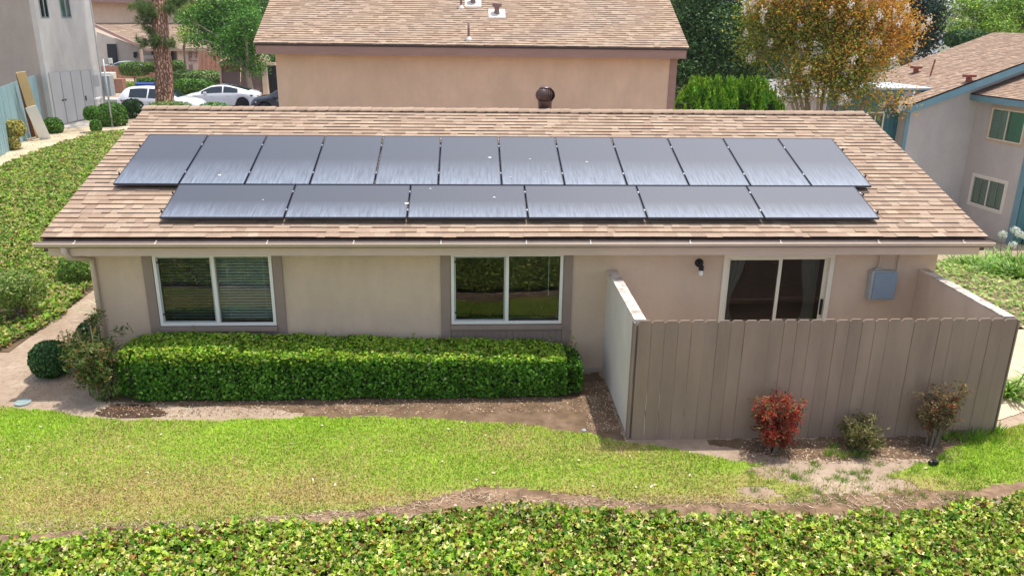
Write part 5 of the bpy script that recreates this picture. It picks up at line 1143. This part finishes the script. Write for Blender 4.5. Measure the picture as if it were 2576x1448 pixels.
# thin shoots above the hedge
def wisp(parent, base, top, n, size, pal, spread=.06, r=.006):
    base, top = np.array(base, float), np.array(top, float); b = MB(); m = (base+top)/2+rng.normal(size=3)*.02; b.tube([base, m, top], [r, r*.8, r*.4], 5); 
    t = rng.random(n)*.8+.2; P = base+(top-base)*t[:, None]+rng.normal(size=(n, 3))*spread
    return b, P
DG = [(.035, .10, .025), (.06, .14, .035), (.022, .07, .018), (.10, .19, .05)]
shrub('round_bush', (-.96, .40, .29), (.29, .29, .28), 4200, .042, DG, (3, 3, 2, .8), 'dark green clipped ball bush on the dirt left of the house', tmpl=T_ROUND, squash=2.6, fill=.25)
shrub('low_bush', (-.55, 1.35, .32), (.36, .5, .32), 3400, .055, DG, (2, 3, 1, 2), 'dark green bush against the left corner of the house under the downspout', tmpl=T_ROUND, squash=2.4, fill=.25)
# nandina with bare stems
def nandina(name, c, r, h0, n, pal, wt, label, size=.05, nst=12, lean=.15, stem='palebark', sr=.012, group=None, lowleaf=.15):
    e = empty(name, (c[0], c[1], 0), 0, label, 'bush', group); b = MB(); P = []; 
    for k in range(nst):
        a_ = 6.283*k/nst+random.random(); q = random.random()**.5; tx, ty = r[0]*.8*q*math.cos(a_), r[1]*.8*q*math.sin(a_); tz = h0+r[2]*random.uniform(.2, 1.7)
        p0 = np.array([.06*math.cos(a_), .06*math.sin(a_), 0]); p1 = np.array([tx*.45+.02, ty*.45, tz*.5]); p2 = np.array([tx, ty, tz]); b.tube([p0, p1, p2], [sr, sr*.8, sr*.35], 6)
        for j in range(7):
            t = random.uniform(.35, 1.0); s0 = p0*(1-t)**2+2*p1*t*(1-t)+p2*t*t; d = rng.normal(size=3)*np.array([.5, .5, .25])+np.array([.3*math.cos(a_), .3*math.sin(a_), .2]); e1 = s0+d*r[0]*.42; b.tube([s0, e1], [sr*.35, sr*.15], 4); P.append((s0, e1, d))
    b.build('stem', MT[stem], e)
    m = n//len(P); PP, AA = [], []
    for s0, e1, d in P:
        t = rng.random(m)[:, None]*.9+.15; PP.append(s0+(e1-s0)*t+rng.normal(size=(m, 3))*.035*r[0]/.35); AA.append(np.tile(d, (m, 1))+rng.normal(size=(m, 3))*.7)
    PP = np.concatenate(PP); AA = np.concatenate(AA); cc = pal_cols(len(PP), pal, wt); g = np.repeat(.75+.5*rng.random(len(P)), m); cc = cc*g[:, None]
    leaves('foliage', PP, rng.normal(size=PP.shape)+np.array([0, -.3, .9]), size, (T_DIAM[0]*np.array([.8, 1.2, 1]), T_DIAM[1]), cc, MT['leaf_soft'], e, .3, along=AA)
    return e
nandina('nandina', (.12, -.42), (.52, .36, .42), .55, 6500, [(.10, .17, .04), (.17, .24, .06), (.30, .22, .09), (.38, .16, .07), (.06, .11, .03)], (3, 3, 1.6, .7, 1.5), 'leggy olive nandina with pale bare stems at the left end of the hedge', .055, 18, sr=.02)
shrub('low_bush', (.28, -.42, .16), (.26, .2, .16), 900, .05, [(.10, .17, .03), (.16, .22, .05)], None, 'small green shrub around the foot of the leggy nandina', tmpl=T_DIAM, fill=.4, stems=3)
nandina('nandina', (9.98, -2.32), (.36, .30, .36), .22, 4200, [(.38, .05, .04), (.50, .10, .06), (.24, .045, .03), (.15, .13, .05), (.40, .22, .10)], (3.5, 2.2, 2.4, 2.2, 1.2), 'bright red leaved nandina in front of the board fence', .052, 16, stem='bark')
nandina('nandina', (11.18, -2.34), (.36, .30, .24), .12, 3000, [(.17, .19, .06), (.26, .24, .10), (.10, .12, .04), (.35, .16, .08), (.40, .35, .2)], (3, 3, 2, .8, 1), 'low rounded olive bush between the red and the tall nandina', .045, 14, stem='bark')
nandina('nandina', (12.28, -2.25), (.40, .30, .40), .40, 2300, [(.17, .15, .07), (.27, .22, .11), (.10, .09, .04), (.48, .10, .07), (.34, .20, .12)], (3, 3, 2, 1.0, 1), 'tall sparse nandina with reddish tips near the right end of the fence', .05, 10, stem='bark')
# bushes on the ivy bank
q = at(45, 762, z=.35); nandina_pal = [(.17, .28, .05), (.24, .33, .08), (.10, .18, .03), (.34, .33, .14)]
shrub('bank_bush', (q[0], q[1], float(zt(q[0], q[1]))+.62), (.50, .5, .34), 3600, .065, nandina_pal, (3, 3, 2, 1), 'yellow green bush with bare lower stems on the ivy bank', fill=.6, squash=2.2, stems=12, stemcol='bark', base=float(zt(q[0], q[1])))
q = at(192, 672, z=.4); shrub('bank_bush', (q[0], q[1], float(zt(q[0], q[1]))+.33), (.36, .4, .32), 2600, .06, [(.08, .19, .03), (.14, .26, .04), (.20, .30, .06)], None, 'small dark green bush on the bank just below the gutter end', fill=.5, squash=2.2)
# strappy plants
def strap(name, c, n, L, spread, pal, label, cat='plant', wdt=.03, group=None, droop=.55, z=None, up=.9):
    z = float(zt(c[0], c[1])) if z is None else z; e = empty(name, (c[0], c[1], z), 0, label, cat, group); V, Fq, C_ = [], [], []
    for k in range(n):
        a_ = random.random()*6.283; l = L*random.uniform(.6, 1.1); r0 = random.random()*spread*.35; dx, dy = math.cos(a_), math.sin(a_); el = random.uniform(up*.55, 1.35); dr = droop*random.uniform(.6, 1.3); sx, sy = -dy, dx; c_ = np.array(pal[random.randrange(len(pal))])*random.uniform(.8, 1.2); n0 = len(V)
        bx_, by_ = spread*.4*random.gauss(0, 1), spread*.4*random.gauss(0, 1)
        for j in range(6):
            t = j/5; h = l*(t*math.sin(el)-dr*t*t*.8); rr = r0+l*t*math.cos(el)+l*.25*t*t; w_ = wdt*.5*(1-t**2.5)+.001
            for s in (-1, 1): V.append((bx_+dx*rr+s*sx*w_, by_+dy*rr+s*sy*w_, max(h, .0)+.01)); C_.append(c_)
        for j in range(5): a2 = n0+2*j; Fq.append((a2, a2+1, a2+3, a2+2))
    np_mesh('leaves', V, Fq, MT['leaf'], np.array(C_), e); return e
def umbel(parent, x, y, h, r, col=(.75, .78, .80)):
    b = MB(); b.tube([(x*.4, y*.4, 0), (x*.9, y*.9, h*.6), (x, y, h)], [.01, .009, .007], 6, (.16, .25, .05)); o = b.build('flower_stalk', MT['leafcore'], parent)
    n = 160; d = rand_dir(n); P = np.array([x, y, h])+d*r*(.5+.5*rng.random(n))[:, None]*np.array([1, 1, .8]); leaves('flower', P, d, .05, T_DIAM, pal_cols(n, [col, tuple(c*.85 for c in col)], None, .05), MT['petal'], parent, .5)
AG = [(.14, .30, .03), (.22, .40, .05), (.09, .20, .02), (.30, .42, .10)]
names_ag = ['behind the gutter corner', 'in the middle of the row', 'with white flower heads by the teal wall', 'nearest the ground cover', 'at the right edge of the photo', 'low in front of the flowering one', 'lowest at the right edge', 'near the concrete slab']
for k, (px, py, z, n, L) in enumerate(((2440, 655, -.7, 90, .75), (2480, 668, -.9, 110, .85), (2530, 660, -1.1, 120, .9), (2490, 715, -.6, 70, .7), (2570, 680, -1.0, 110, .9), (2530, 722, -.6, 90, .8), (2575, 735, -.6, 90, .8), (2415, 640, -.8, 60, .7))):
    q = at(px, py, z=z); e = strap('agapanthus', (q[0], q[1]), n, L, .35, AG, 'green strappy agapanthus clump '+names_ag[k], 'plant', .045, 'agapanthus clumps right of the house')
    if k == 2:
        for x_, y_, h_ in ((-.35, -.1, 1.05), (.1, .05, 1.15), (.35, -.1, 1.0), (-.1, -.3, .8)): umbel(e, x_, y_, h_, .14)
    if k == 4:
        for x_, y_, h_ in ((-.3, 0, 1.05), (.1, -.1, 1.0)): umbel(e, x_, y_, h_, .13)
q = at(2530, 1035, z=0); e = strap('agapanthus', (14.35, -.75), 70, .62, .2, AG, 'single strappy plant beside the right end of the board fence', 'plant', .035); umbel(e, .35, .1, .75, .05, (.35, .38, .7))
q = at(2575, 1000, z=0); strap('agapanthus', (15.0, -.55), 50, .6, .2, AG, 'strappy plant at the right frame edge by the path', 'plant', .035)
strap('flax_clump', (-1.05, 3.0), 80, .75, .15, [(.42, .42, .25), (.30, .33, .16), (.55, .52, .36)], 'pale striped strappy clump at the back left corner of the house', 'plant', .03, droop=.3)
# small ground items
e = empty('drain_cover', (*g2(58, 1014), .012), 0, 'round grey green drain cover on the dirt by the lawn edge', 'drain cover'); MT['drain'] = solid('grey green plastic', (.26, .34, .31), .6, .08, 8)
b = MB(); b.lathe((0, 0, 0), [(.115, -.05), (.115, .008), (.10, .012)], 28); b.build('lid', MT['drain'], e)
b = MB(); b.box((-.1, -.006, .0125), (.1, .006, .0165)); b.box((-.006, -.1, .0125), (.006, .1, .0164)); b.lathe((0, 0, .0), [(.115, .009), (.112, .018), (.104, .018), (.103, .009)], 28); b.build('rib', MT['galv'], e)
e = empty('sprinkler_head', (*g2(2348, 1170), 0), 0, 'black plastic sprinkler head lying in the right side grass', 'sprinkler'); b = MB(); b.tube([(-.06, 0, .035), (.05, .02, .045)], [.035, .045], 12); b.box((-.03, -.04, .05), (.04, .03, .085)); b.build('body', MT['black'], e, bevel=.005)
e = empty('sprinkler_head', (*g2(1469, 1084), 0), 0, 'small round grey sprinkler cap at the lawn edge near the patio wall', 'sprinkler'); b = MB(); b.lathe((0, 0, -.02), [(.035, 0), (.035, .04), (.025, .05)], 14); b.build('cap', MT['galv'], e)
# ================================================================== bushes at the left
def bush_px(px0, px1, py0, py1, d, pal, wt, label, n=2600, size=.06, cat='bush', stems=6, tm=T_ROUND, sq=2.6, name='clipped_bush', group=None, deep=None, taper=False, fill=.25):
    a = at((px0+px1)/2, (py0+py1)/2, d=d); k = F/d; rx = (px1-px0)/2/k; rz = (py1-py0)/2/k; ry = deep or rx
    g = float(zt(a[0], a[1])); 
    return shrub(name, a, (rx, ry, rz), n, size, pal, wt, label, cat, group, tmpl=tm, squash=sq, stems=stems, base=min(g, a[2]-rz), fill=fill)
YG = [(.50, .44, .12), (.40, .38, .10), (.30, .33, .07), (.55, .42, .20)]
bush_px(8, 58, 302, 345, 27.2, YG, (3, 3, 1, 1), 'yellowing top heavy bush in front of the teal fence', 2200, .07)
bush_px(18, 48, 340, 378, 27.1, YG, (2, 3, 2, 1), 'yellow green lower part of the bush by the teal fence, narrow stem foliage', 900, .06, stems=3)
MG = [(.07, .19, .025), (.11, .26, .035), (.05, .13, .02), (.19, .34, .06)]
bush_px(112, 155, 297, 338, 31, MG, (3, 3, 2, 1), 'small green bush beside the leaning white board', 1900, .07)
bush_px(213, 252, 268, 303, 31.2, MG, (3, 3, 2, 1.5), 'narrow two tiered green bush left of the thin post', 1700, .07)
bush_px(228, 254, 302, 334, 31, MG, (3, 3, 2, 1.5), 'lower tier of small green foliage under the narrow bush', 900, .065, stems=2)
bush_px(247, 315, 260, 326, 33.2, MG, (3, 3, 2, 1.5), 'large round clipped green bush just behind the thin post', 4800, .07)
bush_px(309, 360, 250, 304, 36, DG, (3, 3, 2, 1.5), 'darker round bush at the left end of the solar house ridge', 2600, .07)
LG = [(.13, .24, .05), (.20, .32, .08), (.09, .17, .04), (.30, .38, .14)]
bush_px(376, 476, 257, 300, 35, LG, (3, 3, 2, 1), 'flat topped pale green bush at the foot of the pine trunk', 3600, .06, deep=.7, sq=4)
bush_px(502, 574, 260, 300, 35, MG, (3, 3, 2, 1), 'flat topped green bush showing over the ridge below the white sedan', 2600, .06, deep=.6, sq=4)
for (x0, x1, y0, y1, lab, stm) in ((304, 372, 157, 190, 'wide flat topped topiary hedge bush left of the pine', 5), (374, 412, 157, 181, 'topiary bush mostly hidden behind the pine trunk', 3), (418, 464, 154, 184, 'small topiary bush right of the pine trunk', 4)):
    bush_px(x0, x1, y0, y1, 68, [(.06, .14, .02), (.10, .20, .03), (.16, .26, .05)], None, lab, 2600, .13, sq=4, group='flat topped topiary bushes before the porch house', stems=stm, deep=.8)
bush_px(430, 558, 180, 222, 63, LG, None, 'long green hedge row behind the white cars, right of the pine', 7000, .15, 'hedge', sq=5, deep=1.2, name='hedge')
bush_px(428, 535, 200, 236, 59.5, MG, None, 'darker lower shrubs in front of the long hedge row', 4000, .14, 'hedge', sq=3, deep=1.0, name='hedge')
bush_px(280, 352, 207, 236, 60, [(.20, .32, .05), (.30, .38, .08), (.12, .24, .03)], None, 'yellow green grassy shrubs left of the blue bins', 3200, .15, sq=3, deep=1, tm=T_DIAM)
bush_px(350, 425, 196, 212, 62, MG, None, 'thin strip of hedge above the blue bins', 2000, .14, 'hedge', sq=4, deep=.8, name='hedge')
bush_px(560, 612, 205, 250, 62, LG, None, 'green verge shrub behind the white sedan roof', 1200, .14, sq=3, deep=.7)
# ================================================================== pine trunk in front of the cars
b0 = at(415, 300, d=36); b1 = at(413, 200, d=36); b2 = at(404, 80, d=36); b3 = at(399, -10, d=36); g = float(zt(b0[0], b0[1]))
e = empty('pine_tree', (b0[0], b0[1], g), 0, 'tall pine with thick reddish furrowed trunk before the white hatchback', 'tree')
def barkcol(name):
    m, n, b, o = newmat(name); v = objvec(n, (7, 7, 1.6)); vo = n.nodes.new('ShaderNodeTexVoronoi'); vo.feature = 'DISTANCE_TO_EDGE'; vo.inputs['Scale'].default_value = 1.3; n.links.new(v, vo.inputs[0]); t = noise_node(n, 2.0, 5, objvec(n, (5, 5, 1.5)))
    c = mixc(n, ramp(n, vo.outputs['Distance'], .0, .16), (.16, .085, .055), mixc(n, ramp(n, t.outputs[0], .35, .65), (.42, .22, .15), (.60, .38, .28)))
    n.links.new(c, b.inputs['Base Color']); b.inputs['Roughness'].default_value = .95; b.inputs['Specular IOR Level'].default_value = .1; bump(n, b, ramp(n, vo.outputs['Distance'], 0, .25), 1., .07); return m
MT['pinebark'] = barkcol('pine bark')
V, Fq = [], []; ns, nr = 60, 40; path = [b0+np.array([0, 0, g-b0[2]-.1]), b1, b2, b3, b3+(b3-b2)*2.2]; tt_ = np.linspace(0, 1, len(path))
for i in range(nr+1):
    t = i/nr; p = np.array([np.interp(t, tt_, [q[k] for q in path]) for k in range(3)])-np.array([b0[0], b0[1], g]); r = (.40-.13*t)
    for j in range(ns):
        a_ = 6.283*j/ns; rr = r*(1+.05*math.sin(a_*9+i*.9)+.03*random.uniform(-1, 1)); V.append((p[0]+rr*math.cos(a_), p[1]+rr*math.sin(a_), p[2]))
for i in range(nr):
    for j in range(ns): Fq.append((i*ns+j, i*ns+(j+1) % ns, (i+1)*ns+(j+1) % ns, (i+1)*ns+j))
np_mesh('trunk', V, Fq, MT['pinebark'], None, e, True)
o_ = np.array([b0[0], b0[1], g]); br = MB(); PP, AA = [], []
sprays = [((404, 60), (372, 20), 20), ((404, 50), (352, 10), 22), ((402, 95), (378, 42), 14), ((404, 110), (364, 66), 14), ((380, 62), (362, 40), 8), ((402, 112), (383, 82), 9), ((404, 118), (352, 104), 12), ((404, 118), (380, 106), 12), ((408, 118), (438, 106), 14), ((404, 100), (397, 104), 10), ((402, 30), (345, 22), 14), ((405, 12), (450, 6), 26), ((405, 5), (480, -2), 20), ((400, 30), (436, 24), 14), ((400, 50), (396, 18), 20), ((402, 8), (335, 20), 12)]
for (sx, sy), (ex, ey), nn_ in sprays:
    dd = 36-.4+random.uniform(-.5, .35); s0 = at(sx, sy, d=36)-o_; e0 = at(ex, ey, d=dd)-o_; mid = (s0+e0)/2+np.array([0, 0, -.08]); br.tube([s0, mid, e0], [.035, .022, .01], 5)
    for j in range(nn_):
        t = random.uniform(.45, 1.05); p = s0*(1-t)+e0*t+rng.normal(size=3)*.10; ax = norm(((e0-s0)/np.linalg.norm(e0-s0)+rng.normal(size=3)*.7)[None])[0]
        m_ = 40; PP.append(p+rng.normal(size=(m_, 3))*.03); AA.append(ax*.6+rng.normal(size=(m_, 3))*.55+np.array([0, 0, -.1]))
for j in range(260):   # crown above the picture
    p = np.array([random.gauss(0, 1.7), random.gauss(0, 1.5), random.uniform(13, 18)]); m_ = 40; PP.append(p+rng.normal(size=(m_, 3))*.12); AA.append(rng.normal(size=(m_, 3)))
    if j % 5 == 0: br.tube([np.array([0, 0, p[2]-.8])+(path[-1]-o_)*np.array([.8, .8, 0]), p], [.06, .02], 5)
PP = np.concatenate(PP); AA = norm(np.concatenate(AA)); br.build('branch', MT['pinebark'], e)
leaves('needles', PP, np.cross(AA, rng.normal(size=AA.shape)), .24, (T_NEEDLE[0]*np.array([.9, 1, 1]), T_NEEDLE[1]), pal_cols(len(PP), [(.10, .19, .07), (.15, .24, .09), (.07, .13, .05), (.22, .27, .12)]), MT['leaf_soft'], e, .1, along=AA)
# ================================================================== trees
def blob(px, py, r, d, sq=1.): a = at(px, py, d=d); rr = r*d/F; return (*a, rr, rr*.9, rr*sq)
def tree_px(name, base, blobs, n, size, pal, wt, label, trunk_r, th_, **kw):
    q = at(base[0], base[1], d=base[2]); g = float(zt(q[0], q[1])); return tree(name, (q[0], q[1], g), th_, trunk_r, [blob(*b) for b in blobs], n, size, pal, wt, label, **kw)
TG = [(.07, .20, .03), (.12, .29, .04), (.05, .13, .02), (.20, .38, .06)]
tree_px('ash_tree', (636, 232, 55), [(560, 85, 55, 55), (610, 80, 55, 55), (590, 130, 40, 54), (640, 120, 38, 55), (520, 60, 34, 55), (495, 95, 22, 54), (540, 25, 45, 55), (600, 20, 50, 56), (470, 45, 24, 54), (640, 160, 25, 54.5), (620, 60, 40, 53)], 30000, .16, TG, (3, 3, 2, 1.2), 'bright green ash tree over the brown gate, left of the rear house', .24, 2.2, lean=(-.3, 0), bark='palebark', cl=.75, per=70, tmpl=T_DIAM)
tree_px('ash_tree', (690, 230, 62), [(660, 40, 60, 62), (690, 90, 45, 62), (690, 150, 22, 60), (640, 5, 45, 62), (720, 10, 60, 64)], 17000, .17, [(.04, .11, .02), (.06, .16, .03), (.10, .22, .04)], None, 'darker green tree rising behind the ash, touching the rear roof edge', .25, 3, cl=.8, tmpl=T_DIAM)
tree_px('young_tree', (470, 200, 66), [(478, 50, 26, 62), (500, 25, 28, 63), (468, 85, 18, 61)], 4200, .16, [(.28, .40, .04), (.20, .33, .04), (.36, .42, .08)], None, 'yellow green young foliage just right of the pine trunk', .1, 3, cl=.5)
DK = [(.035, .085, .02), (.055, .125, .028), (.09, .17, .04), (.025, .06, .015)]
tree_px('dark_evergreen', (1790, 260, 45), [(1740, 40, 70, 44), (1800, 100, 75, 43), (1720, 120, 55, 44), (1860, 60, 70, 44), (1780, 180, 65, 43), (1710, 185, 50, 43), (1870, 160, 60, 43), (1780, -30, 80, 45), (1930, 130, 60, 44)], 46000, .17, DK, (3, 3, 2, 2), 'dense dark green evergreen between the rear house and the crape myrtle', .35, 3.5, cl=.9, per=110, tmpl=T_DIAM)
tree_px('dark_evergreen', (1700, 270, 52), [(1690, 10, 55, 52), (1730, -10, 50, 52), (1700, 70, 40, 52)], 9000, .15, [(.16, .28, .05), (.10, .20, .03)], None, 'lighter green treetop peeping over the right slope of the rear roof', .25, 4, cl=.8)
tree_px('ash_tree', (1960, 280, 60), [(1960, 20, 90, 60), (2060, 0, 90, 62), (2130, 60, 70, 60), (1900, 200, 70, 55), (2020, 200, 80, 56), (2130, 180, 70, 56), (2200, 130, 60, 58)], 30000, .2, DK, None, 'shadowy dark trees seen through the crape myrtle branches', .35, 4, cl=1.1, per=90)
# crape myrtle
OR = [(.50, .22, .03), (.42, .25, .04), (.26, .22, .04), (.13, .19, .035), (.55, .30, .06), (.20, .24, .05)]
cm, Cc, P, ci = tree_px('crape_myrtle', (2063, 300, 27.5), [(2090, 60, 85, 27.5), (2180, 70, 80, 27.3), (2010, 90, 70, 27.8), (1950, 70, 60, 27.8), (2240, 105, 42, 27.2), (2165, 195, 36, 26.8), (2255, 252, 20, 26.6), (2150, 150, 75, 27), (2060, 170, 60, 27.2), (1900, 120, 40, 28), (1980, -10, 80, 27.8), (2110, -30, 90, 27.5), (2230, 15, 50, 27.2), (2290, 65, 22, 27), (2185, 250, 28, 26.8), (2000, 210, 36, 27.6), (1915, 35, 45, 28), (2100, 225, 40, 27)], 60000, .098, OR, (3, 3, 2.5, 2.5, 1.3, 2), 'orange and green crape myrtle with white blossom behind the ridge', .085, 2.3, cl=.62, per=52, multi=3, bark='palebark', limb_r=.5, mat='leaf_soft')
me = [c for c in cm.children if c.name.startswith('crown')][0].data; nvt = len(me.vertices)//4
buf = np.empty(nvt*16, np.float32); me.attributes['Col'].data.foreach_get('color', buf); buf = buf.reshape(nvt, 4, 4)
cx_, cz_ = (P[:, 0]-P[:, 0].mean())/2.0, (P[:, 2]-P[:, 2].mean())/1.8
og = np.clip(.60+.38*cx_+.30*cz_+.5*(fbm(P[:, 0]*1.0, P[:, 2], 81, .8)-.5)*1.6, 0, 1); pick = rng.random(nvt) < og
cO = pal_cols(nvt, [(.62, .29, .045), (.56, .33, .06), (.62, .28, .07), (.45, .31, .07)], None, .15); cG = pal_cols(nvt, [(.20, .29, .045), (.28, .35, .07), (.12, .20, .03), (.38, .36, .08)], None, .15)
red = (P[:, 0] > P[:, 0].max()-.55*1.5) & (P[:, 2] > P[:, 2].mean()+1.0) & (rng.random(nvt) < .5); cO[red] = (.55, .10, .05)
buf[:, :, :3] = np.where(pick[:, None], cO, cG)[:, None]; me.attributes['Col'].data.foreach_set('color', buf.ravel())
# blossom
tops = Cc[rng.choice(len(Cc), 240, replace=False)]; FP, FN = [], []
for q in tops:
    q = q+norm((q-Cc.mean(0))[None])[0]*.28+np.array([0, -.12, .12]); m_ = 34; FP.append(q+rng.normal(size=(m_, 3))*np.array([.05, .05, .085])); FN.append(rng.normal(size=(m_, 3)))
FP = np.concatenate(FP); leaves('blossom', FP, np.concatenate(FN), .065, T_ROUND, pal_cols(len(FP), [(.80, .76, .78), (.78, .68, .70), (.85, .82, .82)], None, .05), MT['petal'], cm, .6)
tree_px('blue_pine', (2270, 200, 62), [(2230, 10, 55, 62), (2300, 20, 50, 62), (2330, 80, 36, 61), (2260, 60, 45, 62), (2190, 40, 45, 62), (2350, 30, 26, 61), (2320, 115, 22, 61), (2290, 90, 40, 63)], 26000, .26, [(.03, .065, .045), (.05, .09, .06), (.02, .045, .035)], None, 'dark bluish pine behind the crape myrtle near the hazy hill', .3, 6, cl=1.0, per=60)
BG = [(.20, .36, .04), (.28, .44, .06), (.12, .26, .03), (.38, .46, .08)]
tree_px('green_tree', (2500, 150, 54), [(2480, 45, 42, 54), (2540, 30, 48, 54), (2590, 40, 50, 54), (2430, 20, 30, 54), (2510, 75, 36, 53), (2420, 60, 20, 53.5), (2580, 0, 50, 55), (2450, 0, 30, 55)], 22000, .17, BG, (3, 3, 2, 1.2), 'bright yellow green tree above the teal trimmed house roof', .25, 4, cl=.8, per=80)
bush_px(2388, 2475, 78, 120, 51, DG, None, 'dark green shrub line at the top corner of the teal house roof', 3600, .15, 'hedge', sq=3, deep=1.2, name='hedge')
bush_px(2165, 2215, 262, 340, 36, MG, None, 'shrub in the gap between solar roof end and teal house', 2400, .09, sq=3)
# feathery hedge behind the ridge
a = at(1830, 262, d=31); rx, rz = 150/65.4, 65/65.4
gz_ = float(zt(a[0], a[1])); topz = float(at(1830, 196, d=31)[2])-gz_
e = empty('feathery_hedge', (a[0], a[1], gz_), 0, 'bright green feathery hedge right of the rear house corner', 'hedge')
PP, NN, AL, TT = [], [], [], []
for k in range(230):
    ux_ = random.uniform(-1, 1); cx_ = ux_*rx; cy_ = random.uniform(-.9, .5); h_ = topz*(1-.32*max(0, abs(ux_)-.55)**1.3/.36)*random.uniform(.97, 1.03)*(1 if cy_ > -.5 else random.uniform(.55, .95)); r_ = random.uniform(.18, .34); m_ = 330
    t = rng.random(m_)**.9; a_ = rng.random(m_)*6.283; rr = r_*(1-t**2.2)*(.75+.3*rng.random(m_)); lean_ = random.uniform(-.12, .05)
    P_ = np.column_stack([cx_+rr*np.cos(a_)+lean_*t, cy_+rr*np.sin(a_), h_-2.0*(1-t)]); PP.append(P_); NN.append(np.column_stack([np.cos(a_), np.sin(a_), .3+0*a_])); AL.append(np.column_stack([.45*np.cos(a_), .45*np.sin(a_), 1+0*a_])); TT.append(t)
PP, NN, AL, TT = map(np.concatenate, (PP, NN, AL, TT)); n = len(PP)
ca = pal_cols(n, [(.09, .30, .015), (.14, .38, .02), (.05, .19, .012)], (3, 2, 2)); cb = pal_cols(n, [(.32, .52, .04), (.22, .46, .03)])
leaves('foliage', PP, NN, .14, (T_DIAM[0]*np.array([.5, 1, 1]), T_DIAM[1]), np.where((rng.random(n) < TT**3*.9)[:, None], cb, ca), MT['leaf'], e, .4, along=AL)
b = MB()
for k in range(9): x = -rx+.3+k*(2*rx-.6)/8; b.tube([(x, 0, 0), (x, 0, a[2]-gz_)], .04, 6)
b.box((-rx+.25, -.55, 0), (rx-.35, .4, topz-.9), (.03, .05, .012)); b.build('stem', MT['leafcore'], e)  # filler box among the stems, coloured dark as shade inside the foliage
# stray shoots on the long hedge
hp = bpy.data.objects['box_hedge']; b = MB(); P, A = [], []
for k in range(46):
    x = random.uniform(-3.4, 3.5); y = random.uniform(-.42, .4); z0 = .73-.034*x; h_ = random.uniform(.05, .13)*(2.2 if x > 3 and random.random() < .4 else 1); dx = random.uniform(-.05, .05)
    b.tube([(x, y, z0-.1), (x+dx, y, z0+h_)], [.004, .002], 4)
    for j in range(int(6+h_*50)): t = random.random(); P.append((x+dx*t+random.gauss(0, .015), y+random.gauss(0, .015), z0+h_*t)); A.append((random.gauss(0, .6), random.gauss(0, .6), .7))
b.build('shoot', MT['bark'], hp); P = np.array(P); leaves('shoot_leaves', P, np.array(A)+rng.normal(size=P.shape)*.5, .04, T_DIAM, pal_cols(len(P), [(.20, .36, .03), (.13, .27, .03), (.35, .30, .08)]), MT['leaf'], hp, .4)
# ================================================================== haze over the far hill
hz = MB(); hz.box((-1000, -200, -60), (1700, 2500, 60)); ho = hz.build('haze', None) if False else None
m = bpy.data.materials.new('haze'); m.use_nodes = True; n_ = m.node_tree; n_.nodes.clear(); o_m = n_.nodes.new('ShaderNodeOutputMaterial'); pv = n_.nodes.new('ShaderNodeVolumePrincipled')
pv.inputs['Color'].default_value = (.80, .88, 1, 1); pv.inputs['Density'].default_value = .00022; pv.inputs['Anisotropy'].default_value = .2; n_.links.new(pv.outputs[0], o_m.inputs['Volume'])
hb = MB(); hb.box((-950, -70, -62), (1560, 2450, 40)); ho = hb.build('haze', m); tag(ho, 'pale blue haze filling the valley air', 'haze', kind='stuff')
